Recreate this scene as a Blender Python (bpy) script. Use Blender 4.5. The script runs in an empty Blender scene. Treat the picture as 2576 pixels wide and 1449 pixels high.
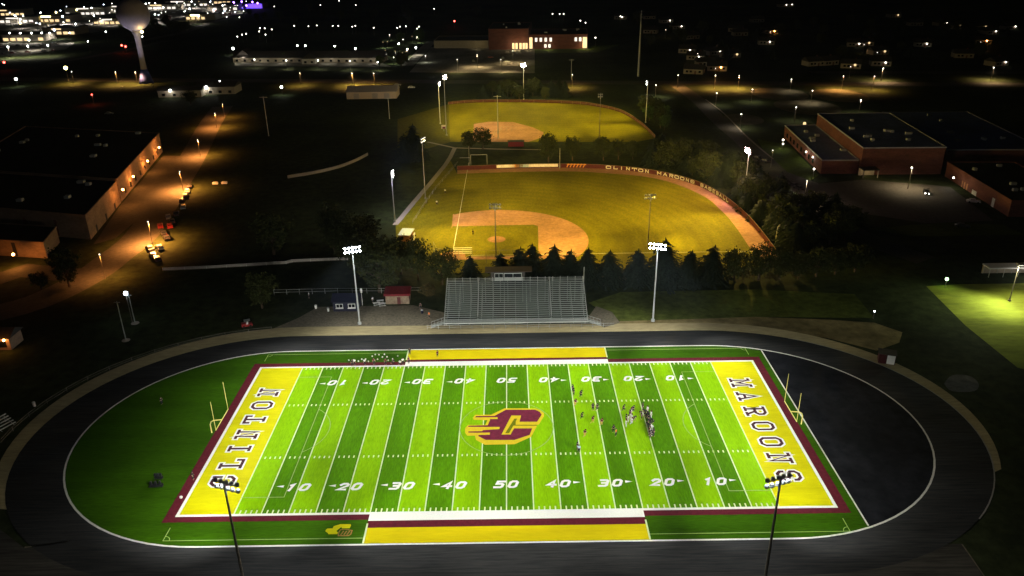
import bpy, math, random
from math import pi, sin, cos, radians, sqrt, atan2, hypot
from mathutils import Vector, Matrix, geometry
sc = bpy.context.scene
COL = sc.collection
rnd = random.Random(7)

# ------------------------------------------------------------------ camera (drone, 88 m up)
CAM = Vector((1.4468, -129.413, 88.175))
PITCH, ROLL, FPX = .423218, -.0142115, 1979.23      # focal length in units of a 2576 wide survey grid
fw = Vector((0, cos(PITCH), -sin(PITCH)))
r0 = Vector((1, 0, 0)); u0 = r0.cross(fw)
RT = r0 * cos(ROLL) + u0 * sin(ROLL)
UP = u0 * cos(ROLL) - r0 * sin(ROLL)
cd = bpy.data.cameras.new('drone_camera')
cd.sensor_width = 36; cd.lens = FPX / 2576 * 36
cd.clip_start = .5; cd.clip_end = 6000
cam = bpy.data.objects.new('drone_camera', cd); COL.objects.link(cam)
cam.matrix_world = Matrix(((RT.x, UP.x, -fw.x, CAM.x), (RT.y, UP.y, -fw.y, CAM.y), (RT.z, UP.z, -fw.z, CAM.z), (0, 0, 0, 1)))
sc.camera = cam

# ------------------------------------------------------------------ night sky
w = bpy.data.worlds.new('World'); sc.world = w; w.use_nodes = True
nt = w.node_tree; bg = nt.nodes['Background']
sky = nt.nodes.new('ShaderNodeTexSky'); sky.sky_type = 'NISHITA'; sky.sun_disc = False
sky.sun_elevation = radians(-4); sky.sun_rotation = radians(200)
nt.links.new(sky.outputs[0], bg.inputs[0]); bg.inputs[1].default_value = .09
sc.view_settings.view_transform = 'Standard'; sc.view_settings.look = 'None'
sc.view_settings.exposure = 0; sc.view_settings.gamma = 1
cy = sc.cycles
cy.max_bounces = 4; cy.diffuse_bounces = 2; cy.glossy_bounces = 2; cy.transmission_bounces = 2; cy.volume_bounces = 0
cy.sample_clamp_indirect = 2.0; cy.caustics_reflective = False; cy.caustics_refractive = False
cy.use_denoising = True

def G(u, v, z=0.):
    """survey grid -> point of the site at height z"""
    d = fw * FPX + RT * (u - 1288) - UP * (v - 724.5)
    t = (z - CAM.z) / d.z
    return CAM + d * t
def g2(u, v): p = G(u, v); return (p.x, p.y)

# ------------------------------------------------------------------ materials
def srgb(r, g, b): return tuple(((c / 255) / 12.92 if c < 10.3 else ((c / 255 + .055) / 1.055) ** 2.4) for c in (r, g, b))
def mat(name, rgb, rough=.8, var=.25, scale=1.5, stretch=(1, 1, 1), spec=.2, metal=0, rgb2=None, big=0, bigscale=.05, bump=0, worldco=True):
    m = bpy.data.materials.new(name); m.use_nodes = True
    n = m.node_tree; b = n.nodes['Principled BSDF']; L = n.links.new
    b.inputs['Roughness'].default_value = rough; b.inputs['Specular IOR Level'].default_value = spec; b.inputs['Metallic'].default_value = metal
    geo = n.nodes.new('ShaderNodeNewGeometry'); tc = n.nodes.new('ShaderNodeTexCoord')
    mp = n.nodes.new('ShaderNodeMapping'); mp.inputs['Scale'].default_value = stretch
    L(geo.outputs['Position'] if worldco else tc.outputs['Object'], mp.inputs[0])
    nz = n.nodes.new('ShaderNodeTexNoise'); nz.inputs['Scale'].default_value = scale; nz.inputs['Detail'].default_value = 5; nz.inputs['Roughness'].default_value = .65
    L(mp.outputs[0], nz.inputs['Vector'])
    rp = n.nodes.new('ShaderNodeValToRGB')
    lo = [c * (1 - var) for c in rgb]; hi = [min(1, c * (1 + var)) for c in (rgb2 or rgb)]
    rp.color_ramp.elements[0].position = .3; rp.color_ramp.elements[1].position = .7
    rp.color_ramp.elements[0].color = (*lo, 1); rp.color_ramp.elements[1].color = (*hi, 1)
    L(nz.outputs['Fac'], rp.inputs[0]); out = rp.outputs[0]
    if big:
        n2 = n.nodes.new('ShaderNodeTexNoise'); n2.inputs['Scale'].default_value = bigscale; n2.inputs['Detail'].default_value = 3
        L(mp.outputs[0], n2.inputs['Vector'])
        mr = n.nodes.new('ShaderNodeMapRange'); mr.inputs[1].default_value = .3; mr.inputs[2].default_value = .7; mr.inputs[3].default_value = 1 - big; mr.inputs[4].default_value = 1 + big
        L(n2.outputs['Fac'], mr.inputs[0])
        mx = n.nodes.new('ShaderNodeVectorMath'); mx.operation = 'SCALE'
        L(out, mx.inputs[0]); L(mr.outputs[0], mx.inputs['Scale']); out = mx.outputs[0]
    L(out, b.inputs['Base Color'])
    if bump:
        bp = n.nodes.new('ShaderNodeBump'); bp.inputs['Strength'].default_value = bump; bp.inputs['Distance'].default_value = .05
        L(nz.outputs['Fac'], bp.inputs['Height']); L(bp.outputs[0], b.inputs['Normal'])
    return m
def emit(name, rgb, s):
    m = bpy.data.materials.new(name); m.use_nodes = True
    b = m.node_tree.nodes['Principled BSDF']
    b.inputs['Base Color'].default_value = (*[c * .5 for c in rgb], 1)
    b.inputs['Emission Color'].default_value = (*rgb, 1); b.inputs['Emission Strength'].default_value = s
    return m
def wavemat(name, rgb, rgb2, scale, ang=0, rough=.9, var=.15, nscale=2.0, fac=1.0):
    """mown grass: soft alternating bands across the ground plus grain"""
    m = mat(name, rgb, rough, var, nscale, big=.18, bigscale=.06, spec=.1)
    return m

M = {}
M['ground'] = mat('rough_grass', (.028, .036, .014), .95, .5, .35, spec=.05, big=.55, bigscale=.02)
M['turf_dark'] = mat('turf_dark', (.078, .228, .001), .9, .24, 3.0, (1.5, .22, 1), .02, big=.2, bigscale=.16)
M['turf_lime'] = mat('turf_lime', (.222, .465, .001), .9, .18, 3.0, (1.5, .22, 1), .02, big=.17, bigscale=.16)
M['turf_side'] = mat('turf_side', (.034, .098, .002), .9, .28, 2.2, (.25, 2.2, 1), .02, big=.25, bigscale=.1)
M['paint_white'] = mat('turf_white', (.80, .80, .78), .85, .06, 3, spec=.05)
M['paint_line'] = mat('turf_line', (.62, .74, .42), .85, .1, 3, spec=.05)
M['paint_soccer'] = mat('turf_soccer_line', (.30, .44, .14), .85, .15, 3, spec=.05)
M['paint_yellow'] = mat('turf_yellow', (.59, .555, .001), .85, .08, 1.4, (.3, 1.6, 1), .05, big=.1, bigscale=.15)
M['paint_box'] = mat('team_box_gold', (.60, .49, .001), .85, .08, 1.4, (.3, 1.6, 1), .05, big=.12, bigscale=.15)
M['paint_maroon'] = mat('turf_maroon', (.105, .012, .022), .85, .2, 1.5, spec=.05)
M['paint_logo'] = mat('turf_logo_maroon', (.16, .018, .045), .85, .25, 1.0, spec=.05)
M['paint_gold'] = mat('turf_gold', (.66, .50, .02), .85, .1, 2, spec=.05)
M['paint_olive'] = mat('turf_olive', (.15, .17, .003), .85, .2, 2, spec=.05)
M['paint_tan'] = mat('turf_tan', (.30, .17, .05), .85, .3, 3, spec=.05)
M['track'] = mat('track_asphalt', (.028, .030, .035), .88, .35, 1.2, (.12, 2.2, 1), .05, rgb2=(.040, .039, .040), big=.35, bigscale=.05)
M['apron'] = mat('apron_asphalt', (.040, .037, .034), .9, .4, 1.2, (.1, 1.6, 1), .08, rgb2=(.066, .060, .053), big=.4, bigscale=.06)
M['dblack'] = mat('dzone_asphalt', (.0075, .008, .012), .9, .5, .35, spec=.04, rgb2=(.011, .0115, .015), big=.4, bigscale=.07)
M['track_line'] = mat('track_line', (.72, .72, .68), .8, .15, 2, spec=.1)
M['gravel'] = mat('gravel', (.175, .152, .115), .95, .38, 1.5, spec=.05, big=.25, bigscale=.1)
M['sand'] = mat('sandy_path', (.42, .35, .20), .95, .22, 1.2, (.3, 1.4, 1), .05, big=.2, bigscale=.1)
M['ballgrass'] = mat('ball_field_grass', (.135, .125, .006), .95, .2, 1.4, (1, .5, 1), .05, rgb2=(.155, .13, .006), big=.26, bigscale=.07)
def rings(m, cx, cy, sc__, amt):
    n = m.node_tree; b = n.nodes['Principled BSDF']; src = b.inputs['Base Color'].links[0].from_socket
    g = n.nodes.new('ShaderNodeNewGeometry'); mp = n.nodes.new('ShaderNodeMapping'); mp.inputs['Location'].default_value = (-cx, -cy, 0)
    wv = n.nodes.new('ShaderNodeTexWave'); wv.wave_type = 'RINGS'; wv.rings_direction = 'Z'; wv.inputs['Scale'].default_value = sc__; wv.inputs['Distortion'].default_value = 1.6; wv.inputs['Detail Scale'].default_value = .12
    mr = n.nodes.new('ShaderNodeMapRange'); mr.inputs[3].default_value = 1 - amt; mr.inputs[4].default_value = 1 + amt
    sc_n = n.nodes.new('ShaderNodeVectorMath'); sc_n.operation = 'SCALE'
    n.links.new(g.outputs['Position'], mp.inputs[0]); n.links.new(mp.outputs[0], wv.inputs['Vector']); n.links.new(wv.outputs['Fac'], mr.inputs[0]); n.links.new(src, sc_n.inputs[0]); n.links.new(mr.outputs[0], sc_n.inputs['Scale']); n.links.new(sc_n.outputs[0], b.inputs['Base Color'])
rings(M['ballgrass'], -3, 104, .075, .055)
M['balldirt'] = mat('ball_field_dirt', (.36, .19, .13), .95, .25, .8, spec=.05, big=.2, bigscale=.12)
M['park'] = mat('park_dirt', (.10, .088, .062), .95, .45, .12, spec=.05, big=.4, bigscale=.04)
M['path'] = mat('concrete_path', (.30, .26, .23), .9, .15, 1.5, spec=.1)
M['road'] = mat('road_asphalt', (.075, .068, .06), .85, .25, .8, spec=.12, big=.25, bigscale=.05)
M['lot'] = mat('parking_lot_concrete', (.22, .205, .18), .9, .25, .4, spec=.1, big=.4, bigscale=.04)
M['lawn'] = mat('lawn', (.06, .085, .015), .95, .3, .6, spec=.05, big=.3, bigscale=.05)
M['softgrass'] = mat('softball_grass', (.19, .22, .03), .95, .25, .5, (.5, 1.5, 1), .05, big=.35, bigscale=.08)
M['galv'] = mat('galvanised_steel', (.42, .44, .43), .5, .1, 3, spec=.4, metal=.3)
M['pole'] = mat('pole_steel', (.50, .52, .54), .5, .12, 2, spec=.4, metal=.2)
M['darkpole'] = mat('weathered_pole', (.16, .14, .12), .7, .25, 3)
M['housing'] = mat('lamp_housing', (.34, .34, .35), .5, .15, 6, metal=.1, spec=.4)
M['alu'] = mat('bleacher_aluminium', (.36, .40, .385), .5, .14, 2, (.3, 1, 1), spec=.4, metal=.1)
M['alu_d'] = mat('bleacher_footboard', (.10, .12, .115), .6, .25, 2, (.3, 1, 1), spec=.3)
M['white'] = mat('white_paint', (.72, .72, .70), .6, .1, 2)
M['yellowpost'] = mat('goal_post_yellow', (.78, .70, .22), .5, .06, 3, spec=.3)
M['navy'] = mat('navy_siding', (.016, .016, .035), .6, .3, 1.5, (1, 1, 5))
M['navyroof'] = mat('navy_roof', (.012, .012, .03), .5, .3, 2)
M['redroof'] = mat('red_roof', (.14, .008, .014), .6, .25, 2)
M['block'] = mat('painted_block_wall', (.18, .11, .085), .9, .25, 1.2, rgb2=(.25, .2, .14))
M['brick'] = mat('school_brick', (.16, .062, .045), .9, .25, 1.0, (1, 1, 3), big=.2, bigscale=.2)
M['brick_tan'] = mat('warehouse_wall', (.30, .20, .14), .9, .2, .8, (1, 1, 2), big=.2, bigscale=.15)
M['blackroof'] = mat('flat_black_roof', (.014, .014, .016), .9, .4, .5)
M['blueroof'] = mat('blue_black_roof', (.13, .17, .36), .5, .3, .6, big=.3, bigscale=.08, spec=.3)
M['coping'] = mat('roof_coping', (.36, .37, .40), .6, .1, 2)
M['glassdark'] = mat('dark_glass', (.01, .012, .016), .12, .1, 2, spec=.6)
M['barnwall'] = mat('barn_wall', (.50, .40, .38), .8, .12, 1.0, (4, 1, 1))
M['barnroof'] = mat('barn_roof', (.34, .31, .36), .6, .15, 1.0, (4, 1, 1))
M['cream'] = mat('cream_wall', (.34, .30, .24), .85, .15, 1)
M['shingle'] = mat('shingle_roof', (.05, .045, .042), .9, .3, 1.5)
M['tank'] = mat('water_tank_paint', (.52, .47, .54), .55, .1, .3, worldco=False)
M['tank_blue'] = mat('water_tank_blue_base', (.05, .06, .30), .55, .15, .3)
M['trunk'] = mat('bark', (.075, .05, .035), .95, .35, 4)
M['screen'] = mat('maroon_windscreen', (.07, .014, .014), .9, .25, 1.2)
M['fencecap'] = mat('fence_cap', (.20, .14, .09), .7, .15, 2)
M['chain'] = mat('fence_mesh', (.30, .30, .29), .6, .2, 3)
M['fence_letter'] = mat('fence_letter_paint', (.62, .56, .46), .8, .2, 2)
M['bannerw'] = mat('banner_white', (.70, .62, .52), .8, .2, .9, (2, 1, 1))
M['bannero'] = mat('banner_orange', (.55, .22, .05), .8, .2, 1)
M['lightblue'] = mat('pale_blue_roof', (.36, .46, .50), .6, .1, 2, (6, 1, 1))
M['orangewall'] = mat('dugout_orange_wall', (.46, .22, .10), .85, .15, 1.5)
M['hedge'] = mat('autumn_shrub', (.075, .055, .018), .95, .45, 1.2)
M['pinelight'] = mat('pine_needles', (.015, .021, .014), .9, .5, .9, spec=.1)
M['leaf'] = mat('tree_leaves', (.038, .044, .014), .9, .5, .9, spec=.1)
M['leaf_g'] = mat('green_tree_leaves', (.06, .10, .03), .9, .5, .9, spec=.1)
M['skin'] = mat('skin', (.42, .26, .18), .6, .05, 5)
M['jersey_w'] = mat('jersey_white', (.70, .70, .70), .8, .1, 6)
M['jersey_m'] = mat('jersey_maroon', (.10, .012, .02), .8, .15, 6)
M['jersey_k'] = mat('jersey_black', (.016, .016, .024), .8, .2, 6)
M['jersey_o'] = mat('vest_orange', (.60, .13, .015), .8, .1, 6)
M['jersey_b'] = mat('shirt_pale_blue', (.42, .56, .72), .8, .1, 6)
M['pants_k'] = mat('trousers_dark', (.02, .02, .028), .8, .2, 6)
M['pants_w'] = mat('trousers_white', (.62, .62, .62), .8, .1, 6)
M['pants_g'] = mat('trousers_gold', (.45, .33, .05), .8, .1, 6)
M['car_k'] = mat('car_paint_dark', (.02, .02, .024), .3, .05, 2, spec=.6)
M['car_s'] = mat('car_paint_silver', (.35, .36, .38), .3, .05, 2, spec=.6, metal=.3)
M['car_r'] = mat('car_paint_red', (.25, .02, .02), .3, .05, 2, spec=.6)
M['car_w'] = mat('car_paint_white', (.65, .65, .66), .35, .05, 2, spec=.5)
M['tyre'] = mat('tyre_rubber', (.015, .015, .015), .9, .2, 5)
E_ = {}
E_['flood'] = emit('floodlight_lens', (.80, .90, 1), 160)
E_['warm'] = emit('warm_floodlight_lens', (1, .80, .64), 160)
E_['pink'] = emit('pinkish_floodlight_lens', (1, .42, .44), 330)
E_['dimflood'] = emit('half_lit_lens', (1, .93, .8), 3)
E_['white'] = emit('white_lamp', (.95, 1, .92), 30)
E_['white2'] = emit('soft_white_lamp', (1, .93, .78), 9)
E_['cool'] = emit('cool_lamp', (.75, .88, 1), 24)
E_['sodium'] = emit('sodium_lamp', (1, .42, .10), 30)
E_['yellow'] = emit('yellow_lamp', (1, .85, .30), 16)
E_['red'] = emit('red_lamp', (1, .07, .05), 16)
E_['purple'] = emit('purple_lamp', (.22, .10, 1), 22)
E_['green'] = emit('green_white_lamp', (.55, 1, .45), 6)
E_['winwarm'] = emit('lit_window', (1, .72, .36), 1.3)
E_['wincool'] = emit('lit_shop_window', (1, .92, .80), 1.3)
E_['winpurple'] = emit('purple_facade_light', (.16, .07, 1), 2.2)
E_['head'] = emit('headlight', (1, .96, .88), 25)
E_['tail'] = emit('tail_light', (1, .05, .03), 8)

# ------------------------------------------------------------------ mesh helpers
class MB:
    def __init__(s): s.v = []; s.f = []; s.mi = []; s.cur = 0
    def add(s, vs, fs):
        o = len(s.v); s.v += [tuple(p) for p in vs]; s.f += [tuple(i + o for i in f) for f in fs]; s.mi += [s.cur] * len(fs); return s
    def box(s, c, d, rz=0, base=False):
        x, y, z = d[0] / 2, d[1] / 2, d[2] / 2
        cz = c[2] + (z if base else 0); a, b = cos(rz), sin(rz)
        vs = [(c[0] + px * a - py * b, c[1] + px * b + py * a, cz + pz) for pz in (-z, z) for px, py in ((-x, -y), (x, -y), (x, y), (-x, y))]
        return s.add(vs, [(3, 2, 1, 0), (4, 5, 6, 7), (0, 1, 5, 4), (1, 2, 6, 5), (2, 3, 7, 6), (3, 0, 4, 7)])
    def tube(s, p0, p1, ra, rb=None, n=8, cap=True):
        rb = ra if rb is None else rb
        p0, p1 = Vector(p0), Vector(p1); d = (p1 - p0).normalized()
        a = d.orthogonal().normalized(); b = d.cross(a)
        vs = [p0 + (a * cos(2 * pi * i / n) + b * sin(2 * pi * i / n)) * ra for i in range(n)] + [p1 + (a * cos(2 * pi * i / n) + b * sin(2 * pi * i / n)) * rb for i in range(n)]
        fs = [(i, (i + 1) % n, n + (i + 1) % n, n + i) for i in range(n)]
        if cap: fs += [tuple(range(n - 1, -1, -1)), tuple(range(n, 2 * n))]
        return s.add(vs, fs)
    def path(s, pts, r, n=6):
        for p, q in zip(pts, pts[1:]): s.tube(p, q, r, r, n)
        return s
    def lathe(s, prof, c=(0, 0, 0), n=24, axis=None):
        vs = []; fs = []
        for r, z in prof:
            for i in range(n): vs.append((c[0] + r * cos(2 * pi * i / n), c[1] + r * sin(2 * pi * i / n), c[2] + z))
        for k in range(len(prof) - 1):
            for i in range(n): j = (i + 1) % n; fs.append((k * n + i, k * n + j, (k + 1) * n + j, (k + 1) * n + i))
        fs.append(tuple(range(n - 1, -1, -1))); fs.append(tuple((len(prof) - 1) * n + i for i in range(n)))
        return s.add(vs, fs)
    def ball(s, c, r, n=8, m=5, sz=1):
        pr = [(max(1e-3, r * sin(pi * k / m)), -r * cos(pi * k / m) * sz) for k in range(m + 1)]
        return s.lathe(pr, c, n)
    def poly(s, pts, z=0, holes=()):
        loops = [[Vector((p[0], p[1], 0)) for p in pts]] + [[Vector((p[0], p[1], 0)) for p in h] for h in holes]
        flat = [p for l in loops for p in l]
        tris = geometry.tessellate_polygon(loops)
        vs = [(p.x, p.y, z) for p in flat]; fs = []
        for t in tris:
            a, b, c = (flat[i] for i in t)
            fs.append(t if (b - a).cross(c - a).z > 0 else t[::-1])
        return s.add(vs, fs)
    def rect(s, x0, y0, x1, y1, z): return s.add([(x0, y0, z), (x1, y0, z), (x1, y1, z), (x0, y1, z)], [(0, 1, 2, 3)])
    def prism(s, pts, z0, z1):
        n = len(pts)
        area = sum(pts[i][0] * pts[(i + 1) % n][1] - pts[(i + 1) % n][0] * pts[i][1] for i in range(n))
        if area < 0: pts = pts[::-1]
        s.add([(p[0], p[1], z0) for p in pts] + [(p[0], p[1], z1) for p in pts], [(i, (i + 1) % n, n + (i + 1) % n, n + i) for i in range(n)])
        return s.poly(pts, z1)
    def strip(s, pts, wd, closed=False, z=0, cap=True):
        P = [Vector((p[0], p[1])) for p in pts]; n = len(P); L = []; R = []
        for i in range(n):
            a = P[i - 1] if (i or closed) else None; b = P[(i + 1) % n] if (i < n - 1 or closed) else None
            d1 = (P[i] - a).normalized() if a is not None else None; d2 = (b - P[i]).normalized() if b is not None else None
            if d1 is None: d1 = d2
            if d2 is None: d2 = d1
            n1 = Vector((-d1.y, d1.x)); n2 = Vector((-d2.y, d2.x)); m = n1 + n2
            m = n1 if m.length < 1e-4 else m.normalized()
            k = wd / 2 / max(.45, m.dot(n1)); q = P[i]
            if cap and not closed: q = q + (-d2 if i == 0 else d1 if i == n - 1 else d1 * 0) * wd / 2
            L.append(q + m * k); R.append(q - m * k)
        vs = [(p.x, p.y, z) for p in L] + [(p.x, p.y, z) for p in R]
        fs = [(n + i, n + (i + 1) % n, (i + 1) % n, i) for i in range(n if closed else n - 1)]
        return s.add(vs, fs)
    def build(s, name, mats, parent=None, smooth=False):
        me = bpy.data.meshes.new(name); me.from_pydata(s.v, [], s.f)
        mats = mats if isinstance(mats, (list, tuple)) else [mats]
        for m in mats: me.materials.append(m)
        if len(mats) > 1: me.polygons.foreach_set('material_index', s.mi)
        if smooth: me.polygons.foreach_set('use_smooth', [True] * len(me.polygons))
        me.update()
        o = bpy.data.objects.new(name, me); COL.objects.link(o)
        if parent: o.parent = parent
        return o
def tag(o, label, cat, group=None):
    o['label'] = label; o['category'] = cat
    if group: o['group'] = group
    return o
def thing(name, label, cat, loc=(0, 0, 0), rz=0, group=None):
    o = bpy.data.objects.new(name, None); COL.objects.link(o); o.empty_display_size = .3
    o.location = (loc[0], loc[1], loc[2] if len(loc) > 2 else 0); o.rotation_euler = (0, 0, rz)
    return tag(o, label, cat, group)
def struct(name, mb, m, parent=None):
    o = mb.build(name, m, parent)
    if not parent: o['kind'] = 'structure'
    return o
def dup(o, loc, rz, label, group=None, sc_=1):
    c = o.copy(); COL.objects.link(c); c.location = (loc[0], loc[1], loc[2] if len(loc) > 2 else 0); c.rotation_euler = (0, 0, rz); c['label'] = label
    if sc_ != 1: c.scale = (sc_, sc_, sc_) if not isinstance(sc_, tuple) else sc_
    if group: c['group'] = group
    for ch in o.children:
        d = ch.copy(); COL.objects.link(d); d.parent = c
        for g in ch.children:
            e = g.copy(); COL.objects.link(e); e.parent = d
    return c
def spot(parent, loc, aim, power, half, color, name='floodlight_beam', blend=1, soft=.35):
    l = bpy.data.lights.new(name, 'SPOT'); l.energy = power; l.spot_size = 2 * radians(half); l.spot_blend = blend; l.color = color; l.shadow_soft_size = soft
    o = bpy.data.objects.new(name, l); COL.objects.link(o)
    d = Vector(aim) - Vector(loc)
    o.rotation_mode = 'QUATERNION'; o.rotation_quaternion = d.to_track_quat('-Z', 'Y'); o.location = loc
    if parent: o.parent = parent; o.location = Vector(loc) - parent.location
    return o
def glow(parent, loc, power, color, soft=.25, name='lamp_light'):
    l = bpy.data.lights.new(name, 'POINT'); l.energy = power; l.color = color; l.shadow_soft_size = soft
    o = bpy.data.objects.new(name, l); COL.objects.link(o); o.location = loc
    if parent: o.parent = parent
    return o
ORD = ['first', 'second', 'third', 'fourth', 'fifth', 'sixth', 'seventh', 'eighth', 'ninth', 'tenth', 'eleventh', 'twelfth', 'thirteenth', 'fourteenth', 'fifteenth', 'sixteenth', 'seventeenth', 'eighteenth', 'nineteenth', 'twentieth']

# lettering as strokes on a 4 x 7 grid (serif = True adds slab serifs)
def arc(cx, cy, rx, ry, a0, a1, n=7): return [(cx + rx * cos(radians(a0 + (a1 - a0) * i / n)), cy + ry * sin(radians(a0 + (a1 - a0) * i / n))) for i in range(n + 1)]
OCT = [(1, 0), (3, 0), (4, 1.2), (4, 5.8), (3, 7), (1, 7), (0, 5.8), (0, 1.2)]
GL = {
 'C': [([(4, 5), (4, 5.8), (3, 7), (1, 7), (0, 5.8), (0, 1.2), (1, 0), (3, 0), (4, 1.2), (4, 2)], 0), ([(4, 7), (4, 4.7)], 2)],
 'L': [([(1, 7), (1, 0), (4, 0), (4, 1.8)], 0), ([(.1, 7), (1.9, 7)], 1), ([(.1, 0), (1, 0)], 1)],
 'I': [([(2, 0), (2, 7)], 0), ([(1, 7), (3, 7)], 1), ([(1, 0), (3, 0)], 1)],
 'N': [([(.7, 0), (.7, 7), (3.3, 0), (3.3, 7)], 0), ([(-.2, 0), (1.6, 0)], 1), ([(-.2, 7), (.7, 7)], 1), ([(2.4, 7), (4.2, 7)], 1)],
 'T': [([(0, 5.4), (0, 7), (4, 7), (4, 5.4)], 0), ([(2, 7), (2, 0)], 0), ([(1, 0), (3, 0)], 1)],
 'O': [(OCT, 3)],
 'M': [([(.3, 0), (.3, 7), (2, 2.4), (3.7, 7), (3.7, 0)], 0), ([(-.5, 0), (1.1, 0)], 1), ([(2.9, 0), (4.5, 0)], 1), ([(-.5, 7), (.3, 7)], 1), ([(3.7, 7), (4.5, 7)], 1)],
 'A': [([(.3, 0), (2, 7), (3.7, 0)], 0), ([(1, 2.4), (3, 2.4)], 0), ([(-.4, 0), (1, 0)], 1), ([(3, 0), (4.4, 0)], 1)],
 'R': [([(.7, 0), (.7, 7), (3, 7), (4, 6), (4, 4.4), (3, 3.4), (.7, 3.4)], 0), ([(2.2, 3.4), (3.8, 0)], 0), ([(-.2, 0), (1.6, 0)], 1), ([(3, 0), (4.5, 0)], 1), ([(-.2, 7), (.7, 7)], 1)],
 'S': [([(4, 5.2), (4, 5.9), (3, 7), (1, 7), (0, 5.9), (0, 4.6), (1, 3.7), (3, 3.3), (4, 2.4), (4, 1.1), (3, 0), (1, 0), (0, 1.1), (0, 1.9)], 0)],
 'B': [([(.7, 0), (.7, 7), (3, 7), (3.8, 6.2), (3.8, 4.4), (3, 3.6), (4, 2.8), (4, 1), (3, 0)], 3), ([(.7, 3.6), (3, 3.6)], 0)],
 'E': [([(4, 0), (.6, 0), (.6, 7), (4, 7)], 0), ([(.6, 3.5), (3, 3.5)], 0)],
 '0': [(OCT, 3)],
 '1': [([(1.0, 6), (2.2, 7), (2.2, 0)], 0)],
 '2': [([(0, 5.6), (1, 7), (3, 7), (4, 5.8), (4, 4.4), (0, 0), (4, 0)], 0)],
 '3': [([(0, 7), (3.2, 7), (4, 6), (4, 4.4), (3.2, 3.6), (4, 2.8), (4, 1), (3.2, 0), (0, 0)], 0), ([(1.2, 3.6), (3, 3.6)], 0)],
 '4': [([(3, 0), (3, 7), (0, 2.2), (4.2, 2.2)], 0)],
 '5': [([(4, 7), (.3, 7), (.3, 4.2), (3.2, 4.2), (4, 3.4), (4, 1), (3.2, 0), (0, 0)], 0)],
}
def glyph(mb, ch, tf, wd, z, serif=True):
    k = 0
    for pts, kind in GL.get(ch, ()):
        if kind == 1 and not serif: continue
        if kind == 2 and not serif: continue
        mb.strip([tf(*p) for p in pts], wd, closed=(kind == 3), z=z + k * .0012); k += 1

# ------------------------------------------------------------------ ground
gb = MB(); gb.poly([(-2600, -500), (2600, -500), (2600, 4200), (-2600, 4200)], -.02)
struct('ground', gb, M['ground'])
def sheet(name, pts, m, z=.004): 
    b = MB(); b.poly(pts, z); return struct(name, b, m)
def ribbon(name, pts, wd, m, z=.008):
    b = MB(); b.strip(pts, wd, z=z, cap=False); return struct(name, b, m)

def smooth(P, n=4):
    out = []
    for i in range(len(P) - 1):
        p0, p1, p2, p3 = P[max(0, i - 1)], P[i], P[i + 1], P[min(len(P) - 1, i + 2)]
        for k in range(n):
            t = k / n; out.append(tuple(.5 * (2 * p1[j] + (p2[j] - p0[j]) * t + (2 * p0[j] - 5 * p1[j] + 4 * p2[j] - p3[j]) * t * t + (3 * p1[j] - p0[j] - 3 * p2[j] + p3[j]) * t ** 3) for j in (0, 1)))
    return out + [P[-1]]
# running track: two straights and two half circles
XL, XR, RI, RO = -49.4, 45.7, 32.0, 39.8
def bend(side, r, a0, a1, n=40):
    """one end of the oval: the bends are a little longer than half circles and the lanes widen there"""
    k = (r - RI) / (RO - RI); rx = r + ((1.4 + 1.9 * k) if side < 0 else (2.6 + 2.2 * k))
    return arc(XR if side > 0 else XL, 0, rx, r, a0, a1, n)
def oval(r, n=40): return bend(1, r, -90, 90, n) + bend(-1, r, 90, 270, n)
struct('track_surround', MB().poly([g2(-40, 1300), g2(60, 1378), g2(2420, 1368), g2(2480, 1462), (75, -75), (-75, -75)], .002), M['apron'])
sb = MB(); sb.poly([(x, y + 2.3) for x, y in bend(1, 41.6, -25, 90, 30) + bend(-1, 42.4, 90, 215, 30)] + bend(-1, RO - .5, 215, 90, 30) + bend(1, RO - .5, 90, -25, 30), .004)
struct('sandy_path', sb, M['sand'])
sheet('gravel_yard', [g2(660, 838), g2(750, 800), g2(800, 772), g2(1040, 768), g2(1125, 788), g2(1125, 826), g2(900, 832)], M['gravel'], .001)
sheet('sandy_bank', [g2(1500, 826), g2(1560, 808), g2(1720, 803), g2(1900, 797), g2(2080, 804), g2(2200, 812), g2(2270, 836), g2(2262, 862), g2(2205, 882), g2(2080, 850), g2(1890, 828)], mat('bank_dirt', (.23, .18, .085), .95, .4, .35, spec=.04, big=.45, bigscale=.06), .003)
sheet('lit_bank_lawn', [g2(1480, 762), g2(1560, 735), g2(1900, 728), g2(2150, 740), g2(2200, 800), g2(1900, 797), g2(1560, 808)], mat('lit_bank_grass', (.085, .105, .022), .95, .4, .5, spec=.04, big=.4, bigscale=.06), .001)  # paler green paints in the tower's light on this grass
sheet('gravel_corner', [g2(1478, 800), g2(1500, 770), g2(1540, 785), g2(1560, 812), g2(1520, 824)], M['gravel'], .005)
sheet('concrete_pad', smooth([g2(u, v) for u, v in ((2375, 965), (2395, 944), (2440, 946), (2462, 966), (2450, 984), (2395, 984), (2375, 965))])[:-1], mat('dull_pad', (.08, .08, .085), .95, .4, .6), .004)
struct('running_track', MB().poly(oval(RO), .012, holes=[oval(RI)[::-1]]), M['track'])
# far fence line around the left of the track and white kerb line inside
struct('track_inner_line', MB().strip(oval(RI + .1), .34, closed=True, z=.030), M['track_line'])
struct('track_outer_line', MB().strip(bend(1, RO, -45, 62, 30), .22, z=.020, cap=False), mat('track_edge_line', (.34, .33, .31), .8, .2, 2))
ribbon('chute_line', [g2(2420, 1369), g2(2446, 1406), g2(2484, 1462)], .22, M['gravel'], .012)
ribbon('slab_edge', [g2(62, 1377), g2(172, 1362)], .35, M['gravel'], .012)

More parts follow.
